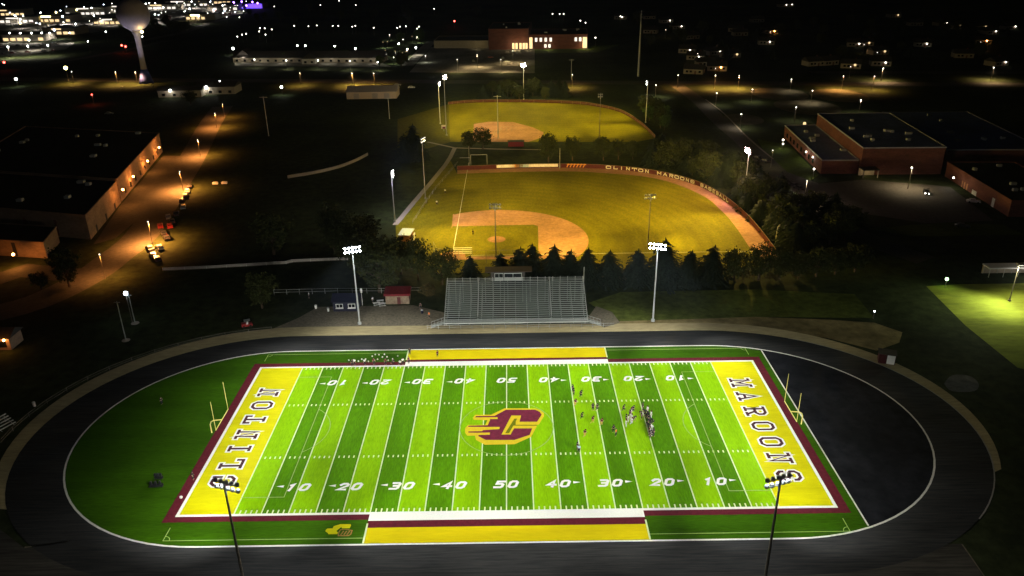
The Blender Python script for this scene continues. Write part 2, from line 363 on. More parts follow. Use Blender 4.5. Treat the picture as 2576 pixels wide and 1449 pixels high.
# ------------------------------------------------------------------ turf
YD = .9144; HX = 60 * YD; GX = 50 * YD; HY = 26.667 * YD
XE = 58.6                                    # east edge of the turf
def clip_oval(r, x0, x1):
    pts = [p for p in oval(r, 60) if x0 - 1e-6 <= p[0] <= x1 + 1e-6]
    return pts
th = math.degrees(math.acos((XE - XR) / (RI - .05 + 2.6)))
turf_pts = bend(1, RI - .05, -90, -th, 8) + bend(1, RI - .05, th, 90, 8) + bend(-1, RI - .05, 90, 270, 40)
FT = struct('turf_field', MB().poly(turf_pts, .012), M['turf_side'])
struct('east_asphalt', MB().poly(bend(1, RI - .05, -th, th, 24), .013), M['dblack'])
def tp(name, mb, m): return mb.build(name, m, FT)
tp('turf_edge_line', MB().strip([(XE, -29.4), (XE, 29.4)], .28, z=.034, cap=False), M['track_line'])
bs = MB(); 
for i in range(20):
    if (i % 2 == 0) == (i < 10): bs.rect(-GX + i * 5 * YD, -HY, -GX + (i + 1) * 5 * YD, HY, .020)
b2 = MB()
for i in range(20):
    if (i % 2 == 0) != (i < 10): b2.rect(-GX + i * 5 * YD, -HY, -GX + (i + 1) * 5 * YD, HY, .020)
tp('lime_stripe', bs, M['turf_lime']); tp('green_stripe', b2, M['turf_dark'])
tp('end_zone', MB().rect(-HX, -HY, -GX, HY, .020), M['paint_yellow'])
tp('end_zone', MB().rect(GX, -HY, HX, HY, .020), M['paint_yellow'])
WB, MBW = .55, 1.7                          # white and maroon border widths
bw = MB()
for a, b_ in ((HX, HY),):
    bw.rect(-a - WB, b_, a + WB, b_ + WB, .022); bw.rect(-a - WB, -b_ - WB, a + WB, -b_, .022)
    bw.rect(-a - WB, -b_, -a, b_, .022); bw.rect(a, -b_, a + WB, b_, .022)
tp('white_border', bw, M['paint_white'])
bm_ = MB(); A = HX + WB; B = HY + WB
bm_.rect(-A - MBW, B, A + MBW, B + 1.5, .018); bm_.rect(-A - MBW, -B - 1.35, A + MBW, -B, .018)
bm_.rect(-A - MBW, -B, -A, B, .018); bm_.rect(A, -B, A + MBW, B, .018)
tp('maroon_border', bm_, M['paint_maroon'])
TB = 25 * YD
yn = [G(931, 1291.7).y, G(931, 1310.5).y, G(931, 1328).y]
yfar = [G(1290, 919).y, G(1290, 907).y, G(1290, 901.5).y]
tb = MB().rect(-TB, yn[1], TB, -HY, .026); tb.rect(-TB, HY, TB, yfar[1], .026); tp('team_box_white', tb, M['paint_white'])
tb = MB().rect(-TB, yn[2], TB, yn[1], .026); tb.rect(-TB, yfar[1], TB, yfar[2], .026); tp('team_box_maroon', tb, M['paint_maroon'])
tb = MB().rect(-TB, -31.85, TB, yn[2], .026); tb.rect(-TB, yfar[2], TB, 31.85, .026); tp('team_box_yellow', tb, M['paint_box'])
tb = MB()
for sx in (-1, 1):
    for sy in (-1, 1): tb.rect(sx * TB - .14, sy * 27.2 if sy > 0 else -31.85, sx * TB + .14, 31.85 if sy > 0 else -27.2, .031)
tp('team_box_line', tb, M['paint_line'])
yl = MB()
for i in range(21): yl.rect(-GX + i * 5 * YD - .11, -HY, -GX + i * 5 * YD + .11, HY, .024)
tp('yard_line', yl, M['paint_line'])
hm = MB()
for i in range(101):
    if i % 5 == 0: continue
    x = -GX + i * YD
    for y0, y1 in ((-HY, -HY + .9), (HY - .9, HY), (8.9 - .34, 8.9 + .34), (-8.9 - .34, -8.9 + .34)): hm.rect(x - .125, y0, x + .125, y1, .024)
tp('hash_mark', hm, M['paint_line'])
sl = MB()                                   # thin soccer lines, each a hair above the last
sl.strip(arc(0, 0, 9.15, 9.15, 0, 354, 59), .15, closed=True, z=.0262)
for i, s in enumerate((-1, 1)):
    sl.strip([(s * GX, 20.2), (s * 38.4, 20.2), (s * 38.4, -20.2), (s * GX, -20.2)], .14, z=.0270 + i * .0006)
    sl.strip(arc(s * 43.9, 0, 9.15, 9.15, -53 if s < 0 else 127, 53 if s < 0 else 233, 20), .13, z=.0282 + i * .0006)
    sl.strip([(-HX - .3, s * 30.6), (HX + .3, s * 30.6)], .13, z=.0166)
    for t in (-1, 1):
        sl.strip([(s * (HX + .3), t * 27.6), (s * (HX + .3), t * 30.6)], .13, z=.0200)
        sl.strip(arc(s * (HX + .3), t * 30.6, 1.0, 1.0, 0 if s < 0 else 180, (-90 if t > 0 else 90) if s < 0 else (270 if t > 0 else 90), 6), .12, z=.0215)
tp('soccer_line', sl, M['paint_soccer'])
# yard numbers
ng = MB(); NH = 1.56
for row, yc in ((-1, -17.6), (1, 17.7)):
    for i, num in enumerate((10, 20, 30, 40, 50, 40, 30, 20, 10)):
        x = (-40 + 10 * i) * YD; side = -1 if i < 4 else (1 if i > 4 else 0); f = 1 if row < 0 else -1
        for k, ch in enumerate(str(num)):
            x0 = (-1.82 if k == 0 else .56)
            def tf(px, py, x0=x0): return (x + f * (x0 + px * .305 + (py - 3.5) * .075), yc + f * (py - 3.5) * NH / 7)
            glyph(ng, ch, tf, .50, .028 + (.0007 if k else 0), False)
        if side:
            tx = x + side * 2.6
            pts = [(tx, yc + .62 * f), (tx, yc - .02 * f), (tx + side * 1.3, yc + .3 * f)]
            ng.poly(pts, .028)
tp('yard_number', ng, M['paint_white'])
# end zone words
def word(txt, xs, ys, up, rd, h=3.75, wd_=2.35):
    a, b = MB(), MB()
    for ch, y in zip(txt, ys):
        def tf(px, py): return (xs + up * (py - 3.5) * h / 7, y + rd * (px - 2) * wd_ / 4)
        glyph(a, ch, tf, 1.25, .0275); glyph(b, ch, tf, .56, .038)
    tp('end_zone_word_outline', a, M['paint_white']); tp('end_zone_word', b, mat('lettering_maroon', (.06, .014, .02), .85, .2, 2))
word('CLINTON', -50.5, [-15.6, -10.6, -5.9, -1.2, 3.9, 9.1, 14.2], -1, 1)
word('MAROONS', 50.0, [15.3, 9.9, 4.4, -.9, -6.1, -11.2, -16.3], 1, -1)
# flying C emblem at midfield
O_ = [(-0.45, 6.64), (5.94, 6.47), (6.86, 5.81), (7.52, 4.66), (7.47, 3.54), (6.36, 0.71), (5.97, 0.58), (5.87, -0.08), (4.72, -3.44), (1.57, -5.75), (-4.08, -5.8), (-5.83, -4.2), (-6.1, -2.79), (-7.6, -2.75), (-8.06, -1.71), (-8.13, -0.26), (-7.62, 0.92), (-4.18, 0.84), (-3.83, 2.45), (-6.54, 2.66), (-6.76, 3.49), (-6.29, 4.45), (-3.09, 4.37)]
M_ = [(2.56, 1.75), (6.05, 1.66), (7.07, 4.18), (6.68, 5.17), (5.77, 5.98), (-0.13, 6.13), (-2.46, 3.94), (-6.12, 4.0), (-6.26, 3.48), (-3.54, 3.34), (-3.29, 2.58), (-3.71, 0.69), (-7.45, 0.62), (-7.59, 0.25), (-4.39, 0.11), (-4.73, -1.27), (-7.44, -1.33), (-7.42, -1.72), (-5.46, -1.84), (-5.42, -3.0), (-3.97, -4.24), (1.51, -4.38), (4.44, -2.79), (5.02, -0.59), (1.46, -0.5), (0.77, -2.57), (-0.98, -2.53), (0.96, 3.99), (2.9, 3.94)]
S1 = [(-6.1, 3.51), (-1.84, 3.43), (-1.75, 2.81), (-6.08, 2.85)]; S2 = [(-7.66, 0.16), (-1.34, 0.03), (-1.41, -0.69), (-4.73, -1.01), (-5.18, -1.32), (-7.52, -1.2)]; S3 = [(-7.72, -1.85), (-3.21, -1.83), (-3.27, -2.54), (-7.68, -2.62)]
G_ = [(1.57, 2.86), (2.11, 2.85), (1.83, 1.9), (1.78, 0.69), (6.05, 0.58), (5.96, 0.29), (1.32, 0.41), (0.48, -2.11), (-0.27, -2.09)]
tp('emblem_outline', MB().poly(O_, .032), M['paint_gold']); tp('emblem', MB().poly(M_, .036), M['paint_logo'])
s_ = MB().poly(S1, .040); s_.poly(S2, .040); s_.poly(S3, .040); tp('emblem_streak', s_, M['paint_gold']); tp('emblem_gap', MB().poly(G_, .040), M['paint_olive'])
q1 = [(-27.28, -26.92), (-25.63, -26.95), (-25.5, -27.27), (-25.61, -27.91), (-26.87, -27.93), (-27.01, -27.56), (-27.68, -28.54), (-27.33, -28.86), (-27.36, -29.28), (-28.8, -29.25), (-28.97, -28.93), (-29.4, -28.61), (-29.44, -28.25), (-29.25, -27.94), (-28.39, -27.9), (-28.31, -27.37)]
q2 = [(-27.02, -28.24), (-26.13, -28.21), (-25.11, -28.44), (-25.19, -29.42), (-25.5, -29.67), (-27.11, -29.64), (-27.21, -28.97)]
tp('side_emblem', MB().poly([(x, y - .35) for x, y in q1], .032), M['paint_yellow'])
se = MB().strip([(x, y - .35) for x, y in q2], .2, closed=True, z=.036)
for k in range(3): se.strip([(-26.75 + k * .5, -29.75), (-26.5 + k * .5, -29.0)], .2, z=.037 + .001 * k)
tp('side_emblem_ring', se, M['paint_tan'])

# ------------------------------------------------------------------ floodlight towers
def tower(label, base, h, aimdir, lens, rows=2, cols=5, wd=4.2, name='floodlight_tower', polemat='pole', group=None, r=(.24, .12), off=None):
    """pole with crossarms; every floodlight faces aimdir (a point on the ground)"""
    t = thing(name, label, 'light tower', base, 0, group)
    MB().tube((0, 0, 0), (0, 0, h), r[0], r[1], 10).tube((0, 0, 0), (0, 0, .5), r[0] * 2, r[0] * 2, 10).build('pole', M[polemat], t)
    d = Vector((aimdir[0] - base[0], aimdir[1] - base[1], 0)).normalized(); s = Vector((-d.y, d.x, 0))
    ab = MB()
    for k in range(rows):
        z = h - .25 - k * 1.05; ab.tube(s * -wd / 2 + Vector((0, 0, z)), s * wd / 2 + Vector((0, 0, z)), .07, .07, 6)
    ab.tube(Vector((0, 0, h - .2 - rows * 1.05)), Vector((0, 0, h + .1)), .16, .16, 8)
    ab.build('crossarm', M['housing'], t)
    dn = (d + Vector((0, 0, -.55))).normalized()
    for k in range(rows):
        for i in range(cols):
            z = h - .25 - k * 1.05; c = s * (-wd / 2 + .25 + (wd - .5) * i / (cols - 1)) + Vector((0, 0, z)) + d * .15
            fb = MB().tube(c, c + dn * .28, .16, .34, 10).tube(c + dn * .28, c + dn * .42, .36, .34, 10)
            fo = fb.build('floodlight', M['housing'], t)
            lm = E_[lens] if off is None or (k * cols + i) not in off else M['housing']
            lr = 1.45 if lens in ('pink', 'white', 'warm') else .84
            MB().tube(c + dn * .43, c + dn * .48, .29 * lr, .27 * lr, 10).build('lens', lm, fo)
    return t, Vector((base[0], base[1], h - 1.0)) + d * .9
COLD = (1.0, 1.0, .88)
PW = [(-34, 26, 22, 43), (-34, 8, 22, 9), (-34, -12, 22, 13), (-34, -28, 22, 13), (-12, 26, 22, 27), (-12, 8, 22, 12), (-12, -12, 22, 14), (-12, -28, 22, 16), (14, 26, 22, 33), (14, 8, 22, 33), (14, -12, 22, 27.5), (14, -28, 22, 26), (36, 26, 22, 30), (36, 8, 22, 13), (36, -12, 22, 13), (36, -28, 22, 14), (48, 26, 22, 9), (48, 8, 22, 13), (48, -12, 22, 17), (48, -28, 22, 17), (54, 26, 22, 36), (54, 8, 22, 37), (54, -12, 22, 23), (54, -28, 22, 21), (-24, -38, 20, 15), (-24, -48, 20, 15), (0, -38, 20, 15), (0, -48, 20, 17), (22, -38, 20, 26), (22, -48, 20, 27), (40, -38, 20, 14), (40, -48, 20, 15), (-10, -66, 14, 20), (10, -66, 14, 26), (30, -66, 14, 30), (20, -78, 14, 30), (33, 38, 52, 9), (8, 42, 40, 9)]
TL = [((-36.6, 45.8), 'tall steel floodlight tower beside the dark blue hut, its lamps glaring white'), ((36.3, 45.1), 'tall steel floodlight tower on the sandy bank right of the grandstand'),
      ((-38, -42.8), 'near floodlight tower seen from behind over the C of CLINTON'), ((37.3, -43.5), 'near floodlight tower seen from behind over the S of MAROONS')]
for (b, lab) in TL:
    q = 1 if b[1] > 0 else -1; s = 1 if b[0] > 0 else -1
    t, hp = tower(lab, b, 21.0, (b[0] * .6, 0), 'flood', 2, 5, 4.0, polemat='pole' if q > 0 else 'darkpole', group='main field floodlight towers')
    lr_ = random.Random(int(b[0] * 7 + b[1]))
    for ax, ay, hf, p in PW:
        if q > 0 and ay <= -38: p *= .30
        if q < 0 and hf >= 40: p *= .35
        spot(t, hp, (s * ax, q * ay, 0), p * 1000 * lr_.uniform(.70, 1.34), hf, COLD)

# ------------------------------------------------------------------ goal posts
def goal(label, sx, y0):
    t = thing('goal_post', label, 'goal post', (sx * 57.6, y0, 0), 0, 'football goal posts')
    pts = [(0, 0, 0), (0, 0, 1.9), (-sx * .25, 0, 2.5), (-sx * .8, 0, 2.85), (-sx * 2.5, 0, 3.0)]
    MB().path(pts, .11, 8).build('gooseneck', M['yellowpost'], t)
    MB().tube((-sx * 2.5, -3.6, 3.05), (-sx * 2.5, 3.6, 3.05), .085, .085, 8).build('crossbar', M['yellowpost'], t)
    for k in (-1, 1): MB().tube((-sx * 2.5, 3.56 * k, 3.1), (-sx * 2.5, 3.56 * k, 9.3), .065, .05, 8).build('upright', M['yellowpost'], t)
goal('yellow goal post behind the CLINTON end zone', -1, -.5)
goal('yellow goal post behind the MAROONS end zone', 1, -.45)

# ------------------------------------------------------------------ grandstand
gs = thing('grandstand', 'wide aluminium grandstand with a white press box behind it, facing the lit field', 'grandstand', (2.2, 44.0, 0))
X0, X1, NR = -17.4, 17.6, 19; RD, RH = .66, .25; Z0 = 1.25
sb_, fb_ = MB(), MB()
for i in range(NR):
    y = .9 + i * RD; z = Z0 + i * RH
    for a, b_ in ((X0, -9.6), (-9.0, 8.6), (9.2, X1)):
        sb_.box(((a + b_) / 2, y + .45, z + .43), (b_ - a, .27, .045))
    fb_.box(((X0 + X1) / 2, y + .28, z), (X1 - X0, RD - .02, .05)); fb_.box(((X0 + X1) / 2, y - .055, z + .13), (X1 - X0, .03, .20))
sb_.build('seat_plank', M['alu'], gs); fb_.build('footboard', M['alu_d'], gs)
MB().box(((X0 + X1) / 2, -.3, Z0 - .05), (X1 - X0 + .4, 1.8, .10)).box(((X0 + X1) / 2, -1.22, Z0 + .02), (X1 - X0 + .4, .05, .30)).build('front_walkway', M['galv'], gs)
for x in (-9.3, 8.9):
    ai = MB()
    for i in range(NR): ai.box((x, .9 + i * RD + .1, Z0 + i * RH + .12), (.55, .32, .05))
    ai.tube((x, .9, Z0 + 1.0), (x, .9 + NR * RD, Z0 + NR * RH + 1.0), .13, .13, 6)
    for i in range(0, NR + 1, 4): ai.tube((x, .9 + i * RD, Z0 + i * RH), (x, .9 + i * RD, Z0 + i * RH + 1.1), .05, .05, 6)
    ai.build('aisle_rail', M['galv'], gs)
for x in (X0 - .1, X1 + .1):
    ra = MB(); ytop = .9 + NR * RD; ztop = Z0 + NR * RH
    for h in (.55, 1.1): ra.tube((x, -1.1, Z0 + h), (x, .6, Z0 + h), .05, .05, 6).tube((x, .6, Z0 + h), (x, ytop, ztop + h), .05, .05, 6)
    for i in range(0, NR + 1, 2): ra.tube((x, .9 + i * RD, Z0 + i * RH - .1), (x, .9 + i * RD, Z0 + i * RH + 1.1), .04, .04, 6)
    ra.build('side_rail', M['galv'], gs)
fr = MB()
for i in range(0, 61): fr.tube((X0 + (X1 - X0) * i / 60, -1.2, Z0 + .1), (X0 + (X1 - X0) * i / 60, -1.2, Z0 + 1.05), .015, .015, 4, False)
fr.tube((X0, -1.2, Z0 + 1.05), (X1, -1.2, Z0 + 1.05), .04, .04, 6); fr.build('front_rail', M['galv'], gs)
br = MB(); yb = .9 + NR * RD + .1
for h in (.4, .8): br.tube((X0, yb, Z0 + NR * RH + h), (X1, yb, Z0 + NR * RH + h), .045, .045, 6)
for i in range(19): br.tube((X0 + (X1 - X0) * i / 18, yb, 0), (X0 + (X1 - X0) * i / 18, yb, Z0 + NR * RH + 1.1), .06, .06, 6)
br.build('back_rail', M['galv'], gs)
lg = MB()
for i in range(13):
    x = X0 + .4 + (X1 - X0 - .8) * i / 12
    for j in range(0, NR, 6): lg.tube((x, 1 + j * RD, 0), (x, 1 + j * RD, Z0 + j * RH - .06), .05, .05, 6)
    lg.tube((x, .2, .2), (x, yb, Z0 + NR * RH - .3), .045, .045, 5)
lg.build('understructure', M['galv'], gs)
for s in (-1, 1):
    xe = X0 if s < 0 else X1
    rp_ = MB().add([(xe, -1.2, Z0 - .02), (xe, .4, Z0 - .02), (xe + s * 3.4, .4, .05), (xe + s * 3.4, -1.2, .05)], [(0, 1, 2, 3) if s < 0 else (3, 2, 1, 0)])
    for y in (-1.2, .4):
        rp_.tube((xe, y, Z0 + 1), (xe + s * 3.4, y, 1.0), .04, .04, 6)
        for i in range(5): rp_.tube((xe + s * 3.4 * i / 4, y, Z0 * (1 - i / 4)), (xe + s * 3.4 * i / 4, y, Z0 * (1 - i / 4) + 1), .03, .03, 5)
    rp_.build('access_ramp', M['galv'], gs)
MB().tube((X1 + .3, yb, 0), (X1 + .3, yb, Z0 + NR * RH + 3.6), .10, .08, 8).build('flag_pole', M['galv'], gs)
PBX, PBY, PBZ = -1.8, yb + 2.2, Z0 + NR * RH - .4
pb = MB().box((PBX, PBY, PBZ), (8.8, 2.6, 2.6), base=True).build('press_box', M['shingle'], gs)
MB().box((PBX + .2, PBY, PBZ + 2.64), (12.2, 3.6, .16), base=True).build('roof', mat('press_box_roof', (.05, .035, .035), .8, .2, 2), pb)
wf = MB()
for cx_, ww in ((-2.3, 2.3), (1.35, 4.6)):
    for dz in (.95, 2.15): wf.box((PBX + cx_, PBY - 1.36, PBZ + dz), (ww, .08, .14))
    for k in (-1, 0, 1): wf.box((PBX + cx_ + k * (ww / 2 - .07), PBY - 1.35, PBZ + 1.55), (.12, .07, 1.06))
    wf.box((PBX + cx_, PBY - 1.345, PBZ + .45), (ww, .06, .62))
wf.build('window_frame', M['galv'], pb)
gl = MB()
for cx_, ww in ((-2.3, 2.1), (1.35, 4.4)): gl.box((PBX + cx_, PBY - 1.31, PBZ + 1.55), (ww, .03, 1.04))
gl.build('window_glass', M['glassdark'], pb)

# ------------------------------------------------------------------ hut, shed and clutter by the gravel yard
def gable(mb, w_, d_, h_, rh, oh=.35, axis='x'):
    """closed gable roof solid over a w x d plan"""
    W, D = w_ / 2 + oh, d_ / 2 + oh
    if axis == 'x':
        vs = [(-W, -D, h_), (W, -D, h_), (W, D, h_), (-W, D, h_), (-W, 0, h_ + rh), (W, 0, h_ + rh)]
        fs = [(0, 1, 5, 4), (2, 3, 4, 5), (1, 2, 5), (3, 0, 4), (3, 2, 1, 0)]
    else:
        vs = [(-W, -D, h_), (W, -D, h_), (W, D, h_), (-W, D, h_), (0, -D, h_ + rh), (0, D, h_ + rh)]
        fs = [(1, 2, 5, 4), (3, 0, 4, 5), (0, 1, 4), (2, 3, 5), (3, 2, 1, 0)]
    return mb.add(vs, fs)
hut = thing('concession_hut', 'dark blue hut with two white-framed serving windows behind the left floodlight pole', 'hut', (-41.4, 55.4, 0))
MB().box((0, 0, 0), (6.4, 4.4, 2.7), base=True).build('wall', M['navy'], hut)
gable(MB(), 6.4, 4.4, 2.705, 1.5).build('roof', M['navyroof'], hut)
for x in (-1.55, 1.6):
    f = MB()
    for dx in (-.85, 0, .85): f.box((x + dx, -2.24, 1.55), (.12, .07, .95))
    f.box((x, -2.245, 1.03), (1.9, .09, .14)); f.box((x, -2.245, 2.07), (1.9, .09, .10))
    fo = f.build('window', M['white'], hut)
    MB().box((x, -2.215, 1.55), (1.6, .02, .92)).build('pane', M['glassdark'], fo)
    MB().box((x, -2.42, .94), (2.0, .4, .06)).build('counter', M['white'], hut)
shed = thing('storage_shed', 'small block shed with a red roof edge left of the grandstand', 'shed', (-28.6, 58.8, 0))
MB().box((0, 0, 0), (6.2, 3.4, 2.5), base=True).build('wall', M['block'], shed)
MB().add([(-3.4, -2.1, 2.45), (3.4, -2.1, 2.45), (3.4, 2.1, 2.85), (-3.4, 2.1, 2.85), (-3.4, -2.1, 3.05), (3.4, -2.1, 3.05), (3.4, 2.1, 3.45), (-3.4, 2.1, 3.45)], [(3, 2, 1, 0), (4, 5, 6, 7), (0, 1, 5, 4), (1, 2, 6, 5), (2, 3, 7, 6), (3, 0, 4, 7)]).build('roof', M['redroof'], shed)
MB().box((.4, -1.72, 0), (.9, .05, 2.0), base=True).build('door', mat('shed_door', (.10, .03, .03), .7, .2, 3), shed)
def bench(label, loc, rz=0, group=None):
    t = thing('picnic_table', label, 'picnic table', loc, rz, group)
    MB().box((0, 0, .74), (1.8, .75, .05)).build('table_top', M['white'], t)
    for s in (-1, 1): MB().box((0, s * .72, .44), (1.8, .26, .05)).build('seat', M['white'], t)
    b = MB()
    for x in (-.6, .6): b.tube((x, -.72, .42), (x, .72, .42), .03, .03, 5).tube((x, -.6, 0), (x, .1, .72), .03, .03, 5).tube((x, .6, 0), (x, -.1, .72), .03, .03, 5)
    b.build('frame', M['galv'], t)
for k, (u, v, rz) in enumerate(((948, 768, .3), (957, 762, .2), (962, 770, .25))): bench(['white picnic table nearest the hut', 'white picnic table at the back by the dark hedge', 'white picnic table nearest the red-roofed shed'][k], g2(u, v), rz, 'picnic tables by the shed')
def bin_(label, p, col='white', name='trash_can', h=1.0):
    t = thing(name, label, 'trash can', p); MB().lathe([(.26, 0), (.32, h * .9), (.34, h * .9)], n=12).build('drum', M[col], t); MB().lathe([(.34, h * .9), (.28, h * 1.05), (.05, h * 1.12)], n=12).build('lid', M['housing'], t)
bin_('dark trash can on the gravel in front of the blue hut', g2(795, 776)); bin_('trash can beside the ramp of the grandstand', g2(1062, 788), 'navy'); bin_('small barrel left of the blue hut', g2(826, 783), 'white')
fl = thing('yard_lamp', 'slim white lamp post right of the leaning view of the floodlight pole', 'lamp post', g2(912, 768)); MB().tube((0, 0, 0), (0, 0, 3.6), .06, .05, 6).build('pole', M['white'], fl); MB().lathe([(.1, 3.6), (.28, 3.7), (.30, 4.6), (.1, 4.9)], n=10).build('lamp_shade', M['white'], fl)
# white panelled shed at the east bend
es = thing('equipment_shed', 'dark red shed with a pale door panel at the right bend of the track', 'shed', g2(2232, 916), -.35)
MB().box((-.2, 1.2, 0), (3.4, 2.4, 2.3), base=True).build('wall', mat('dark_red_siding', (.05, .010, .012), .8, .25, 2), es)
MB().box((.55, -.05, .1), (1.6, .08, 2.1), base=True).build('door', M['white'], es)
MB().box((-.2, 1.2, 2.3), (3.8, 2.8, .14), base=True).build('roof', M['shingle'], es)
# low dark padded bars laid over dark marks on the left turf
def bar(label, p, L, rz):
    t = thing('dark_bar', label, 'training sled', p, rz, 'dark bars on the left turf')
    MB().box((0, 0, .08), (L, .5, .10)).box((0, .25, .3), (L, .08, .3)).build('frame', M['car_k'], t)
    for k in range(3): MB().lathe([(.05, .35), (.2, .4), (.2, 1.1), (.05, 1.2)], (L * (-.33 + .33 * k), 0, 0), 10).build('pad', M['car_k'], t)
bar('longer low dark sled on the dim turf left of the end zone', g2(393, 1224), 2.4, .06); bar('shorter low dark sled just beyond the longer one', g2(399, 1204), 1.5, 0)
bx = thing('ball_bag', 'pale ball bag lying on the maroon border by CLINTON', 'bag', g2(456, 1253)); MB().ball((0, 0, .2), .28, 10, 6).build('bag', M['white'], bx); MB().tube((-.2, 0, .45), (.2, 0, .45), .03).build('strap', M['housing'], bx)

def rails(name, label, cat, pts, h, step, m, rail=2, meshpanel=None, r=.035):
    """fence of posts and rails along a list of points"""
    t = thing(name, label, cat, pts[0]); o = Vector((pts[0][0], pts[0][1], 0)); a = MB(); pn = MB(); posts = MB()
    for p, q in zip(pts, pts[1:]):
        p, q = Vector((p[0], p[1], 0)) - o, Vector((q[0], q[1], 0)) - o; n = max(1, int((q - p).length / step))
        for k in range(rail): z = h * (k + 1) / rail; a.tube(p + Vector((0, 0, z)), q + Vector((0, 0, z)), r, r, 5, False)
        for i in range(n): c = p + (q - p) * i / n; posts.tube(c, c + Vector((0, 0, h + .05)), r * 1.3, r * 1.3, 5, False)
        if meshpanel: d = (q - p).normalized(); nn = Vector((-d.y, d.x, 0)) * .02; pn.add([p + nn + Vector((0, 0, .05)), q + nn + Vector((0, 0, .05)), q + nn + Vector((0, 0, h - .05)), p + nn + Vector((0, 0, h - .05)), p - nn + Vector((0, 0, .05)), q - nn + Vector((0, 0, .05)), q - nn + Vector((0, 0, h - .05)), p - nn + Vector((0, 0, h - .05))], [(3, 2, 1, 0), (4, 5, 6, 7), (0, 1, 5, 4), (1, 2, 6, 5), (2, 3, 7, 6), (3, 0, 4, 7)])
    a.build('rail', M[m], t); posts.build('post', M[m], t)
    if meshpanel: pn.build('panel', M[meshpanel], t)
    return t
rails('chain_fence', 'low chain fence with thin rail behind the hut and shed', 'fence', [g2(690, 742), g2(850, 738), g2(960, 738), g2(1060, 736)], 1.5, 3, 'galv')
rails('track_fence', 'low rail fence along the sandy path in front of the grandstand', 'fence', [g2(1075, 829), g2(1300, 827), g2(1545, 823)], 1.1, 2.5, 'galv')
rails('bend_fence', 'thin rail fence round the left bend of the track', 'fence', [(p[0], p[1]) for p in bend(-1, 43.6, 100, 205, 16)], 1.0, 3, 'darkpole')

# ------------------------------------------------------------------ ball field behind the stand
bf = [g2(u, v) for u, v in ((1150, 428), (1185, 427), (1280, 424), (1400, 422), (1500, 424), (1600, 432), (1700, 450), (1780, 478), (1850, 525), (1900, 575), (1950, 640))]
wi = [g2(u, v) for u, v in ((1150, 437), (1280, 433), (1400, 431), (1500, 434), (1650, 449), (1760, 488), (1815, 530), (1850, 570), (1897, 640))]
BF, WI = smooth(bf), smooth(wi)
sheet('ball_field_outfield', WI + [(79, 79), (-19, 77), (-33, 90), (-37, 118), (-24, 200)], M['ballgrass'], .006)
sheet('warning_track', BF + [(82, 84), (76, 84)] + WI[::-1], M['balldirt'], .004)
MX, MY = -3.2, 104.0; HXm, HYm = -16.4, 90.6
inf = [(-18.2, 116), (-18.6, 129.4)] + [p for p in arc(MX, MY, 29, 29, 121, -38, 30)] + [(14, 87.2), (HXm + 2, 87.4)]
sheet('infield_dirt', inf, M['balldirt'], .010)
sheet('infield_grass', [(HXm - 1.6, HYm - 1.0), (9.6, HYm - .6), (10.3, 116.0), (8.9, 117.3), (HXm - 1.6, 116.8)], M['ballgrass'], .014)
struct('home_plate_dirt', MB().poly(arc(HXm, HYm, 4, 4, 0, 345, 23), .018), M['balldirt'])
mo = MB().lathe([(2.7, .012), (2.4, .10), (.9, .24), (.4, .25)], (MX, MY, .006), 24); struct('pitchers_mound', mo, M['balldirt'])
struct('mound_ring', MB().strip(arc(MX, MY, 2.75, 2.75, 0, 350, 35), .35, closed=True, z=.022), M['paint_tan'])
struct('base_line', MB().strip([(HXm, HYm + 5), (HXm + .3, 196)], .14, z=.022, cap=False).strip([(HXm + 5, HYm), (77, 90.8)], .14, z=.023, cap=False), M['track_line'])
ribbon('concrete_path', [g2(994, 566), g2(1040, 510), g2(1085, 458), g2(1120, 415), g2(1133, 395), g2(1144, 372)], 1.9, M['path'], .010)
ribbon('concrete_walk', [g2(1075, 357), g2(1144, 372), g2(1250, 375), g2(1390, 377)], 1.4, M['path'], .012)
of = thing('outfield_fence', 'curved maroon outfield fence lettered CLINTON MAROONS BASEBALL', 'fence', (BF[0][0], BF[0][1], 0))
o0 = Vector((BF[0][0], BF[0][1], 0)); FH = 1.7
scb, capb, posts = MB(), MB(), MB()
for p, q in zip(BF, BF[1:]):
    p, q = Vector((*p, 0)) - o0, Vector((*q, 0)) - o0; d = (q - p).normalized(); n = Vector((-d.y, d.x, 0)) * .04
    zz = Vector((0, 0, FH)); scb.add([p - n, q - n, q - n + zz, p - n + zz, p + n, q + n, q + n + zz, p + n + zz], [(3, 2, 1, 0), (4, 5, 6, 7), (0, 1, 5, 4)][::1] + [(2, 3, 7, 6)])
    capb.tube(p + zz * 1.03, q + zz * 1.03, .06, .06, 6, False); posts.tube(p + n * 2.2, p + n * 2.2 + zz * 1.02, .05, .05, 5)
scb.build('windscreen', M['screen'], of); capb.build('top_rail', M['fencecap'], of); posts.build('post', M['galv'], of)
cum = [0]
for p, q in zip(BF, BF[1:]): cum.append(cum[-1] + hypot(q[0] - p[0], q[1] - p[1]))
def along(s, z, off=-.10):
    for i in range(len(BF) - 1):
        if s <= cum[i + 1] or i == len(BF) - 2:
            t = (s - cum[i]) / (cum[i + 1] - cum[i]); p, q = Vector((*BF[i], 0)), Vector((*BF[i + 1], 0)); d = (q - p).normalized()
            return p + (q - p) * t + Vector((d.y, -d.x, 0)) * -off + Vector((0, 0, z)) - o0
def s_of(x): return min(range(len(BF)), key=lambda i: abs(BF[i][0] - x) + (0 if BF[i][1] > 120 else 99))
def fstroke(mb, pts, wd, off):
    """flat stroke lying on the curved fence face: pts in (distance along, height)"""
    t = MB().strip(pts, wd); mb.add([along(x, y, off) for x, y, _ in t.v], [f[::-1] for f in t.f])
txt = 'CLINTON MAROONS BASEBALL'
